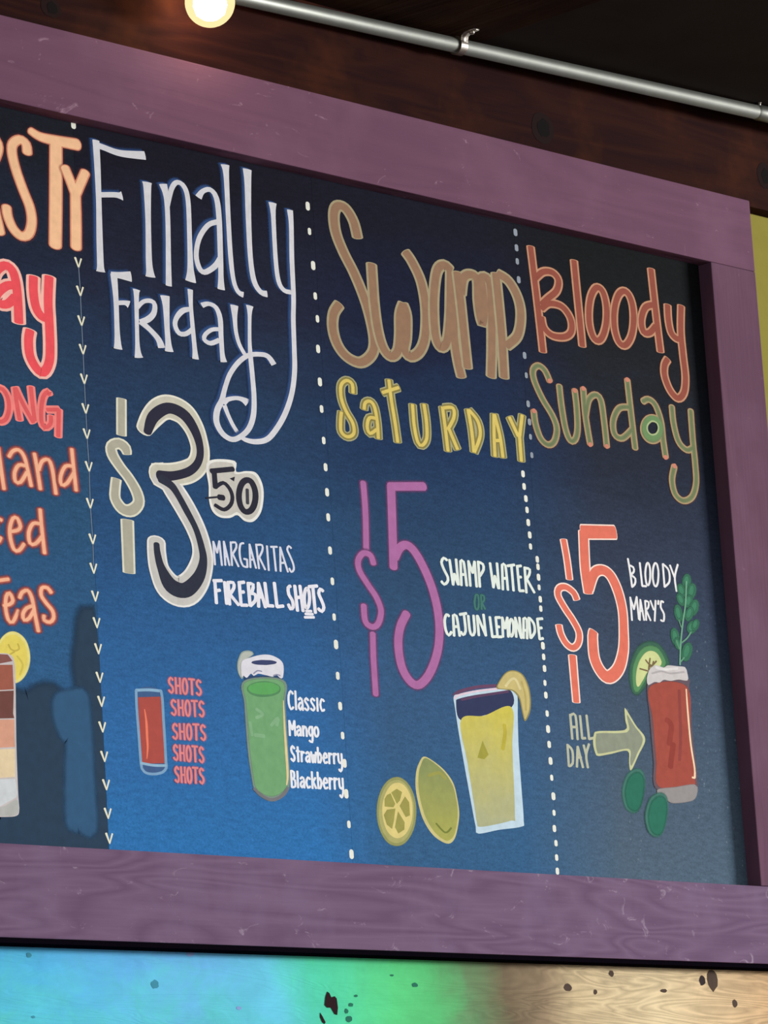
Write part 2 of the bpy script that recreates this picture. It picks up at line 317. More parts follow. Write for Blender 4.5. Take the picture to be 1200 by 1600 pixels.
  [[776,564,7.5,768,571,7.5,759,561,7.5,762,550,7.5,772,542,7.5,776,531,7.5,767,521,7.5,757,529,7.5]],
  [[789,572,7.5,789,521,7.5], [808,572,7.5,808,521,7.5], [789,546,7.5,808,547,7.5]],
  [[840,547,7.5,838,559,7.5,835,569,7.5,829,572,7.5,824,568,7.5,821,559,7.5,819,547,7.5,820,534,7.5,824,525,7.5,829,522,7.5,834,525,7.5,838,534,7.5,840,547,7.5]],
  [[848,572,7.5,873,572,7.5], [861,572,7.5,860,522,7.5]],
  [[901,565,7.5,892,572,7.5,883,562,7.5,887,551,7.5,897,543,7.5,901,532,7.5,891,522,7.5,881,529,7.5]],
 ]),
 ('painted_word', 'pink word SHOTS, second of the five beside the shot glass', 'pink', [
  [[783,492,7.5,774,499,7.5,765,489,7.5,769,478,7.5,779,470,7.5,783,459,7.5,774,449,7.5,764,456,7.5]],
  [[796,500,7.5,796,450,7.5], [815,500,7.5,815,450,7.5], [796,475,7.5,815,475,7.5]],
  [[847,476,7.5,846,489,7.5,842,498,7.5,837,501,7.5,832,497,7.5,828,488,7.5,826,476,7.5,828,463,7.5,831,454,7.5,836,451,7.5,842,454,7.5,845,463,7.5,847,476,7.5]],
  [[855,501,7.5,881,502,7.5], [868,502,7.5,868,451,7.5]],
  [[909,495,7.5,900,503,7.5,890,492,7.5,894,481,7.5,905,473,7.5,908,462,7.5,899,452,7.5,889,459,7.5]],
 ]),
 ('painted_word', 'pink word SHOTS, third of the five beside the shot glass', 'pink', [
  [[784,414,7.5,775,421,7.5,766,411,7.5,769,400,7.5,780,392,7.5,783,381,7.5,774,371,7.5,764,378,7.5]],
  [[796,422,7.5,796,372,7.5], [816,423,7.5,815,372,7.5], [796,397,7.5,815,397,7.5]],
  [[847,398,7.5,846,411,7.5,842,420,7.5,837,423,7.5,832,420,7.5,828,410,7.5,827,398,7.5,828,385,7.5,832,376,7.5,837,373,7.5,842,377,7.5,846,386,7.5,847,398,7.5]],
  [[856,424,7.5,882,425,7.5], [869,424,7.5,868,374,7.5]],
  [[909,418,7.5,900,425,7.5,891,415,7.5,895,404,7.5,905,396,7.5,909,385,7.5,900,375,7.5,890,382,7.5]],
 ]),
 ('painted_word', 'pink word SHOTS, fourth of the five beside the shot glass', 'pink', [
  [[780,344,7.5,772,352,7.5,764,342,7.5,767,331,7.5,777,323,7.5,780,312,7.5,772,302,7.5,762,310,7.5]],
  [[792,352,7.5,791,302,7.5], [810,352,7.5,809,302,7.5], [792,327,7.5,809,327,7.5]],
  [[839,327,7.5,837,339,7.5,834,348,7.5,829,352,7.5,825,348,7.5,821,339,7.5,820,327,7.5,821,314,7.5,824,305,7.5,829,302,7.5,834,305,7.5,837,314,7.5,839,327,7.5]],
  [[846,352,7.5,870,352,7.5], [858,352,7.5,858,302,7.5]],
  [[895,344,7.5,887,352,7.5,879,342,7.5,882,331,7.5,891,322,7.5,895,311,7.5,887,301,7.5,877,309,7.5]],
 ]),
 ('painted_word', 'pink word SHOTS, lowest of the five beside the shot glass', 'pink', [
  [[780,273,7.5,772,281,7.5,764,270,7.5,768,260,7.5,777,252,7.5,780,241,7.5,772,231,7.5,763,238,7.5]],
  [[791,281,7.5,791,231,7.5], [808,281,7.5,808,231,7.5], [791,256,7.5,808,256,7.5]],
  [[836,256,7.5,835,269,7.5,832,278,7.5,827,281,7.5,823,278,7.5,819,269,7.5,818,256,7.5,819,244,7.5,822,235,7.5,827,231,7.5,831,235,7.5,835,244,7.5,836,256,7.5]],
  [[843,282,7.5,866,282,7.5], [855,282,7.5,854,232,7.5]],
  [[890,275,7.5,882,282,7.5,874,272,7.5,878,261,7.5,887,253,7.5,890,242,7.5,882,232,7.5,873,239,7.5]],
 ]),
 ('painted_word', 'white word Classic, top of the margarita flavours', 'white_small', [
  [[1329,557,7.5,1320,566,7.5,1309,550,7.5,1308,522,7.5,1317,504,7.5,1328,512,7.5]],
  [[1342,567,7.5,1341,505,7.5]],
  [[1356,539,7.5,1364,546,7.5,1372,536,7.5,1373,505,7.5], [1372,529,7.5,1362,529,7.5,1354,517,7.5,1360,505,7.5,1372,518,7.5]],
  [[1401,540,7.5,1393,547,7.5,1385,538,7.5,1393,528,7.5,1401,515,7.5,1393,506,7.5,1383,512,7.5]],
  [[1431,541,7.5,1422,548,7.5,1414,539,7.5,1422,528,7.5,1430,516,7.5,1422,507,7.5,1412,513,7.5]],
  [[1445,550,7.5,1444,507,7.5]],
  [[1477,542,7.5,1467,549,7.5,1458,529,7.5,1466,508,7.5,1476,514,7.5]],
 ]),
 ('painted_word', 'white word Mango under Classic', 'white_small', [
  [[1304,416,7.5,1305,465,7.5], [1305,465,7.5,1317,436,7.5], [1317,436,7.5,1329,466,7.5], [1329,466,7.5,1330,417,7.5]],
  [[1340,444,7.5,1348,450,7.5,1356,442,7.5,1356,418,7.5], [1356,436,7.5,1346,436,7.5,1339,427,7.5,1344,417,7.5,1356,427,7.5]],
  [[1368,451,7.5,1368,418,7.5], [1368,437,7.5,1376,451,7.5,1384,443,7.5,1384,418,7.5]],
  [[1412,449,7.5,1403,451,7.5,1395,436,7.5,1402,420,7.5,1412,429,7.5], [1412,452,7.5,1412,419,7.5,1408,399,7.5,1396,404,7.5]],
  [[1441,436,7.5,1439,446,7.5,1435,451,7.5,1429,451,7.5,1424,445,7.5,1422,436,7.5,1424,426,7.5,1428,420,7.5,1434,421,7.5,1439,427,7.5,1441,436,7.5]],
 ]),
 ('painted_word', 'white word Strawberry under Mango', 'white_small', [
  [[1321,373,7.5,1313,381,7.5,1306,371,7.5,1309,359,7.5,1317,351,7.5,1320,340,7.5,1313,330,7.5,1304,338,7.5]],
  [[1337,379,7.5,1337,330,7.5], [1330,365,7.5,1344,365,7.5]],
  [[1354,365,7.5,1353,331,7.5], [1354,351,7.5,1359,365,7.5,1366,361,7.5]],
  [[1376,359,7.5,1383,365,7.5,1391,357,7.5,1391,331,7.5], [1391,350,7.5,1381,350,7.5,1374,341,7.5,1380,331,7.5,1390,341,7.5]],
  [[1400,366,7.5,1406,331,7.5], [1406,331,7.5,1412,357,7.5], [1412,357,7.5,1417,332,7.5], [1417,332,7.5,1423,366,7.5]],
  [[1433,383,7.5,1432,332,7.5], [1433,355,7.5,1441,365,7.5,1448,350,7.5,1440,332,7.5,1432,336,7.5]],
  [[1458,350,7.5,1474,352,7.5,1471,365,7.5,1464,364,7.5,1458,348,7.5,1464,332,7.5,1475,337,7.5]],
  [[1486,367,7.5,1485,332,7.5], [1486,353,7.5,1491,367,7.5,1498,363,7.5]],
  [[1508,367,7.5,1508,333,7.5], [1508,353,7.5,1514,368,7.5,1520,364,7.5]],
  [[1530,368,7.5,1531,343,7.5,1538,336,7.5,1545,341,7.5], [1546,368,7.5,1546,323,7.5,1537,308,7.5,1531,315,7.5]],
 ]),
 ('painted_word', 'white word Blackberry, lowest of the margarita flavours', 'white_small', [
  [[1299,297,7.5,1299,243,7.5], [1299,297,7.5,1312,294,7.5,1312,275,7.5,1299,271,7.5], [1299,271,7.5,1315,267,7.5,1315,246,7.5,1299,243,7.5]],
  [[1329,297,7.5,1328,243,7.5]],
  [[1342,273,7.5,1350,279,7.5,1358,271,7.5,1358,244,7.5], [1358,264,7.5,1348,264,7.5,1341,254,7.5,1346,244,7.5,1358,255,7.5]],
  [[1387,274,7.5,1378,280,7.5,1369,263,7.5,1376,244,7.5,1386,250,7.5]],
  [[1398,299,7.5,1397,244,7.5], [1413,280,7.5,1397,261,7.5], [1402,266,7.5,1414,245,7.5]],
  [[1425,299,7.5,1425,245,7.5], [1425,269,7.5,1434,281,7.5,1441,264,7.5,1433,245,7.5,1425,249,7.5]],
  [[1452,265,7.5,1469,267,7.5,1465,281,7.5,1457,279,7.5,1451,263,7.5,1458,246,7.5,1469,251,7.5]],
  [[1481,283,7.5,1480,246,7.5], [1481,268,7.5,1486,283,7.5,1494,279,7.5]],
  [[1504,284,7.5,1504,247,7.5], [1504,268,7.5,1510,284,7.5,1517,280,7.5]],
  [[1527,284,7.5,1528,258,7.5,1535,250,7.5,1543,255,7.5], [1544,285,7.5,1543,236,7.5,1534,220,7.5,1528,228,7.5]],
 ]),
 ('painted_word', 'tan word Swamp in tall narrow letters', 'tan', [
  [[1788,2198,29,1772,2254,29,1735,2295,29,1694,2295,29,1675,2262,29,1679,2200,29,1711,2134,29,1760,2063,29,1807,1972,29,1835,1879,29,1838,1814,29,1812,1773,29,1759,1746,29,1696,1758,28.5,1652,1796,28.5,1634,1851,28.5,1643,1904,28.5,1674,1941,29]],
  [[1851,2110,29,1851,2057,29,1852,1966,29,1862,1876,29,1884,1814,29,1919,1789,29,1956,1810,29,1972,1865,29,1981,1945,29.5,2002,1987,29.5], [2002,1987,29.5,2016,1949,29.5,2008,1870,29,1994,1822,29,2022,1801,29,2071,1826,29.5,2105,1883,29.5,2119,1983,29.5,2105,2080,29.5,2066,2147,29.5,2032,2181,29.5]],
  [[2264,2150,30,2232,2164,30,2191,2133,29.5,2164,2023,29.5,2160,1903,29.5,2183,1857,29.5,2219,1881,29.5,2242,1967,29.5,2256,2069,30,2265,2144,30], [2265,2144,30,2265,2037,30,2261,1904,29.5,2270,1819,29.5,2284,1762,29.5]],
  [[2299,2145,30,2307,2043,30,2314,1911,29.5,2320,1800,29.5], [2314,2071,30,2332,2130,30,2370,2149,30,2404,2136,30,2402,2056,30,2408,1997,30,2419,1975,30,2433,2034,30,2431,2114,30,2423,2140,30], [2418,2139,30,2448,2152,30,2472,2130,30,2472,2033,30,2460,1897,30,2445,1783,30]],
  [[2509,2171,30,2514,2072,30,2518,1938,30,2515,1789,30], [2521,2173,30.5,2577,2155,30.5,2621,2101,30.5,2632,2035,30.5,2606,1957,30,2541,1909,30]],
 ]),
 ('painted_word', 'yellow word SATURDAY with pale outline', 'yellow_olive', [
  [[1715,1632,19.5,1714,1664,19.5,1686,1673,19.5,1657,1651,19.5,1655,1606,19.5,1674,1564,19.5,1705,1524,19.5,1706,1488,19.5,1673,1473,19.5,1644,1487,19.5,1644,1524,19.5,1651,1557,19.5]],
  [[1766,1581,19.5,1774,1605,19.5,1800,1613,19.5,1820,1595,19.5,1829,1540,19.5,1829,1485,19.5], [1826,1555,19.5,1790,1553,19.5,1776,1521,19.5,1788,1498,19.5,1823,1516,19.5]],
  [[1902,1702,19.5,1908,1631,19.5,1919,1557,19.5,1927,1483,19.5], [1864,1652,19.5,1951,1681,19.5]],
  [[2016,1628,19.5,2018,1550,19.5,2031,1495,19.5,2052,1486,19.5,2078,1513,19.5,2083,1570,20,2076,1636,20]],
  [[2172,1638,20,2179,1569,20,2186,1481,20], [2179,1636,20,2228,1641,20,2228,1606,20,2192,1559,20], [2200,1560,20,2237,1493,20]],
  [[2307,1645,20,2319,1572,20,2323,1493,20], [2313,1644,20,2355,1609,20,2363,1558,20,2326,1493,20]],
  [[2445,1644,20,2438,1567,20,2435,1490,20], [2448,1644,20,2469,1571,20,2478,1491,20], [2443,1548,20,2464,1551,20]],
  [[2528,1644,20.5,2569,1579,20.5], [2599,1660,20.5,2577,1580,20.5], [2576,1583,20.5,2577,1488,20]],
 ]),
 ('painted_price', 'purple-pink dollar sign of the middle price', 'purple', [
  [[1738,1319,22.5,1740,1218,22.5,1732,1088,22.5]],
  [[1764,1039,22.5,1752,1066,22.5,1716,1070,22.5,1688,1042,22.5,1692,1007,22.5,1728,964,22.5,1768,921,22.5,1787,876,22.5,1769,831,22.5,1738,816,22.5,1705,833,22.5,1702,887,22.5]],
  [[1738,793,22.5,1734,703,22,1734,583,22]],
 ]),
 ('painted_price', 'tall purple-pink number 5', 'purple', [
  [[1872,1320,32,2047,1339,32.5], [1878,1319,32,1873,1205,32,1864,1035,31.5], [1875,1070,31.5,1902,1106,32,1936,1120,32,1972,1105,32,2013,1057,32,2052,987,32,2075,911,32,2079,833,32,2060,753,31.5,2014,677,31.5,1958,633,31.5,1913,640,31.5,1874,688,31.5,1863,764,31.5,1879,827,31.5,1915,877,31.5]],
 ]),
 ('painted_word', 'white words SWAMP WATER', 'white_green', [
  [[2142,1086,10,2126,1092,10,2113,1076,10,2124,1050,10,2141,1025,10,2137,1008,10,2119,998,10,2107,1007,10]],
  [[2156,1088,10,2166,1001,10], [2166,1001,10,2176,1040,10], [2176,1040,10,2192,1004,10], [2190,1093,10,2194,1004,10]],
  [[2213,1088,10,2209,1003,10], [2212,1087,10,2229,1088,10,2237,1004,10], [2210,1041,10,2233,1043,10]],
  [[2255,1093,10,2256,1005,10], [2255,1091,10,2273,1053,10], [2273,1053,10,2287,1094,10], [2287,1094,10,2289,1005,10]],
  [[2306,1096,10,2306,1006,10], [2309,1094,10,2330,1089,10,2332,1070,10,2310,1045,10]],
  [[2369,1096,10,2378,1010,10], [2378,1010,10,2390,1052,10], [2390,1052,10,2405,1009,10], [2406,1099,10,2408,1009,10]],
  [[2433,1096,10,2428,1007,10], [2433,1095,10,2450,1095,10,2455,1008,10], [2430,1047,10,2451,1049,10]],
  [[2462,1095,10,2499,1102,10], [2483,1096,10,2485,1008,10]],
  [[2514,1100,10,2517,1011,10], [2514,1098,10,2535,1102,10], [2516,1059,10,2531,1061,10], [2517,1010,10,2540,1012,10]],
  [[2554,1098,10,2554,1007,10], [2557,1096,10,2581,1093,10,2575,1072,10,2559,1056,10], [2562,1056,10,2597,1011,10]],
 ]),
 ('painted_word', 'faint green word OR between the two white lines', 'green_faint', [
  [[2296,950,7,2294,941,7,2292,932,7,2288,926,7,2284,923,7,2280,922,7,2277,925,7,2274,931,7,2273,939,7,2273,948,7,2275,957,7,2278,965,7,2281,972,7,2285,975,7,2289,976,7,2293,973,7,2295,967,7,2296,959,7,2296,950,7]],
  [[2309,976,7,2308,926,7], [2309,976,7,2324,975,7,2324,958,7,2309,949,7], [2311,949,7,2326,928,7]],
 ]),
 ('painted_word', 'white words CAJUN LEMONADE', 'white_green', [
  [[2133,887,10,2121,891,10,2109,870,10,2112,834,10,2125,818,10,2140,831,10]],
  [[2155,891,10,2153,819,10], [2155,889,10,2172,890,10,2182,821,10], [2154,851,10,2177,853,10]],
  [[2190,897,10,2225,904,10], [2212,899,10,2215,841,10,2200,826,10,2191,835,10]],
  [[2234,896,10,2237,844,10,2247,828,10,2262,841,10,2262,899,10]],
  [[2281,900,10,2283,831,10], [2283,900,10,2320,833,10], [2315,907,10,2320,833,10]],
  [[2348,901,10,2354,831,10], [2354,831,10,2379,834,10]],
  [[2379,902,10,2382,833,10], [2379,902,10,2402,904,10], [2382,869,10,2395,870,10], [2382,833,10,2404,835,10]],
  [[2414,905,10,2411,836,10], [2414,905,10,2425,867,10], [2425,867,10,2441,907,10], [2441,907,10,2439,838,10]],
  [[2471,873,10,2469,862,10,2466,853,10,2462,846,10,2458,842,10,2454,841,10,2451,845,10,2448,851,10,2447,860,10,2448,871,10,2450,882,10,2453,891,10,2456,898,10,2460,902,10,2464,902,10,2468,899,10,2470,892,10,2471,883,10,2471,873,10]],
  [[2484,910,10,2482,841,10], [2484,908,10,2509,839,10], [2506,912,10,2509,839,10]],
  [[2528,910,10,2521,840,10], [2528,909,10,2545,909,10,2540,840,10], [2526,868,10,2535,869,10]],
  [[2557,916,10,2559,843,10], [2561,915,10,2582,897,10,2584,867,10,2562,844,10]],
  [[2603,916,10,2608,843,10], [2603,915,10,2631,919,10], [2607,882,10,2624,885,10], [2608,843,10,2627,847,10]],
 ]),
 ('painted_word', 'brick-red word Bloody with tan outline', 'brick', [
  [[2714,2304,23.5,2725,2163,23,2735,2019,23,2741,1913,23], [2726,2186,23,2774,2218,23.5,2828,2223,23.5,2858,2199,23.5,2843,2157,23.5,2789,2119,23.5,2752,2092,23], [2750,2076,23,2796,2102,23.5,2867,2100,23.5,2911,2061,23.5,2911,2014,23.5,2871,1987,23.5,2802,1982,23,2758,2005,23,2747,2044,23]],
  [[2955,2287,23.5,2959,2167,23.5,2964,2051,23.5,2967,1964,23.5]],
  [[3122,2108,23.5,3115,2072,23.5,3102,2040,23.5,3086,2015,23.5,3067,2000,23.5,3049,1998,23.5,3034,2008,23.5,3023,2029,23.5,3017,2059,23.5,3018,2093,23.5,3025,2129,23.5,3037,2161,23.5,3054,2186,23.5,3072,2201,23.5,3090,2203,23.5,3106,2194,23.5,3117,2173,23.5,3123,2143,23.5,3122,2108,23.5]],
  [[3278,2113,24,3271,2076,24,3257,2042,23.5,3238,2017,23.5,3218,2002,23.5,3198,1999,23.5,3180,2009,23.5,3168,2030,23.5,3161,2061,23.5,3162,2097,23.5,3169,2133,23.5,3183,2167,23.5,3201,2193,24,3222,2208,24,3242,2211,24,3260,2201,24,3273,2179,24,3279,2149,24,3278,2113,24]],
  [[3405,2183,24,3353,2165,24,3323,2112,24,3331,2068,24,3368,2070,24,3406,2100,24], [3404,2321,24,3410,2202,24,3417,2083,24,3423,2003,24]],
  [[3487,2193,24,3485,2134,24,3497,2085,24,3532,2067,24,3561,2078,24], [3569,2201,24,3555,2101,24,3557,2011,24,3561,1922,24,3544,1860,24,3504,1834,24,3461,1861,24,3436,1912,24,3441,1954,24,3463,1980,24]],
 ]),
 ('painted_word', 'green word Sunday with tan outline', 'green_tan', [
  [[2766,1808,12,2743,1844,12,2709,1857,12,2678,1837,12,2681,1797,12,2718,1736,12,2769,1677,12,2787,1631,12,2768,1583,12,2731,1566,12,2693,1585,12,2670,1636,12,2665,1682,12]],
  [[2818,1795,12,2823,1719,12,2836,1637,12,2858,1597,12,2886,1604,12,2904,1645,12,2908,1724,12,2904,1789,12]],
  [[2953,1801,12,2955,1699,12,2969,1596,12], [2955,1699,12,2980,1763,12,3019,1787,12.5,3049,1771,12.5,3059,1694,12,3064,1599,12]],
  [[3212,1867,12.5,3218,1761,12.5,3228,1610,12.5], [3216,1764,12.5,3152,1752,12.5,3112,1700,12.5,3115,1649,12.5,3158,1640,12.5,3218,1679,12.5]],
  [[3295,1796,12.5,3328,1808,12.5,3366,1791,12.5,3392,1733,12.5,3397,1660,12.5,3404,1597,12.5], [3394,1702,12.5,3389,1686,12.5,3377,1671,12.5,3362,1660,12.5,3343,1652,12.5,3324,1650,12.5,3307,1653,12.5,3293,1662,12.5,3285,1674,12.5,3284,1689,12.5,3289,1704,12.5,3300,1719,12.5,3316,1731,12.5,3334,1738,12.5,3353,1740,12.5,3371,1737,12.5,3384,1729,12.5,3392,1717,12.5,3394,1702,12.5]],
  [[3464,1796,12.5,3467,1730,12.5,3488,1665,12.5,3532,1638,12.5,3570,1649,12.5], [3576,1794,12.5,3575,1681,12.5,3578,1589,12.5,3574,1514,12.5,3543,1459,12.5,3489,1438,12.5,3444,1458,12.5,3431,1511,12.5,3451,1565,12.5]],
 ]),
 ('painted_price', 'coral dollar sign of the rightmost price', 'coral_white', [
  [[2780,1221,22.5,2791,1155,22.5,2798,1077,22.5]],
  [[2830,1005,22.5,2815,1029,22.5,2775,1046,22.5,2738,1039,22.5,2727,1012,22.5,2759,969,22.5,2800,927,22.5,2829,884,22.5,2820,845,22.5,2789,826,22.5,2754,838,22.5,2728,871,22.5,2720,903,22.5]],
  [[2783,797,28,2786,628,25.5]],
 ]),
 ('painted_price', 'large coral number 5 with white outline', 'coral_white', [
  [[2887,1260,50.5,3076,1277,48.5], [2896,1262,36,2890,1129,36,2898,1035,33.5], [2906,1048,28.5,2938,1110,36,2985,1128,36,3029,1113,36,3064,1062,36,3084,992,33.5,3083,915,33.5,3072,837,38,3036,768,43,2979,733,45,2936,750,40,2905,799,38,2904,875,35.5,2912,896,33]],
 ]),
 ('painted_word', 'thin white word BLOODY beside the coral 5', 'white_thin2', [
  [[3138,1184,8,3145,1137,8,3150,1081,8], [3144,1160,8,3165,1155,8,3167,1139,8,3146,1125,8], [3148,1125,8,3172,1113,8,3167,1092,8,3149,1080,8]],
  [[3205,1175,8,3209,1089,8], [3209,1089,8,3232,1090,8]],
  [[3261,1138,8,3259,1124,8,3255,1111,8,3250,1101,8,3245,1096,8,3239,1095,8,3235,1100,8,3233,1109,8,3232,1121,8,3232,1136,8,3235,1150,8,3239,1163,8,3244,1173,8,3249,1178,8,3254,1179,8,3258,1174,8,3261,1165,8,3262,1153,8,3261,1138,8]],
  [[3309,1140,8,3306,1125,8,3302,1111,8,3296,1101,8,3290,1095,8,3284,1095,8,3279,1099,8,3276,1109,8,3274,1122,8,3275,1137,8,3278,1152,8,3282,1166,8,3288,1176,8,3294,1182,8,3300,1182,8,3305,1178,8,3308,1168,8,3310,1155,8,3309,1140,8]],
  [[3339,1183,8,3339,1097,8], [3341,1183,8,3371,1162,8,3370,1120,8,3339,1097,8]],
  [[3381,1182,8,3402,1139,8], [3427,1189,8,3404,1139,8,3408,1087,8]],
 ]),
 ('painted_word', "thin white word MARY'S under BLOODY", 'white_thin2', [
  [[3135,1040,7.5,3135,955,7.5], [3135,1037,7.5,3151,997,7.5], [3151,997,7.5,3172,1045,7.5], [3172,1045,7.5,3175,962,7.5]],
  [[3192,1036,7.5,3180,959,7.5], [3192,1036,7.5,3205,961,7.5], [3185,993,7.5,3202,996,7.5]],
  [[3219,1034,7.5,3217,962,7.5], [3219,1034,7.5,3239,1031,7.5,3234,1010,7.5,3219,1001,7.5], [3220,1001,7.5,3242,963,7.5]],
  [[3250,1037,7.5,3265,1005,7.5], [3280,1040,8,3266,963,7.5]],
  [[3297,1041,8,3293,1028,8]],
  [[3325,1038,8,3313,1041,8,3307,1018,8,3323,994,8,3318,967,8,3302,969,7.5]],
 ]),
 ('painted_word', 'pale grey words ALL DAY beside the arrow', 'grey_small', [
  [[2747,580,9.5,2749,493,9.5], [2747,577,9.5,2775,579,9.5,2778,493,9.5], [2750,536,9.5,2776,537,9.5]],
  [[2801,579,9.5,2804,498,9.5], [2804,498,9.5,2822,500,9.5]],
  [[2837,583,9.5,2842,498,9.5], [2842,498,9.5,2865,503,9.5]],
  [[2720,470,9.5,2719,393,9], [2722,468,9.5,2744,450,9.5,2741,404,9.5,2721,393,9]],
  [[2775,466,9.5,2763,393,9.5], [2776,466,9.5,2796,393,9.5], [2770,427,9.5,2790,429,9.5]],
  [[2809,473,9.5,2819,439,9.5], [2839,479,9.5,2819,439,9.5,2823,394,9.5]],
 ]),
]
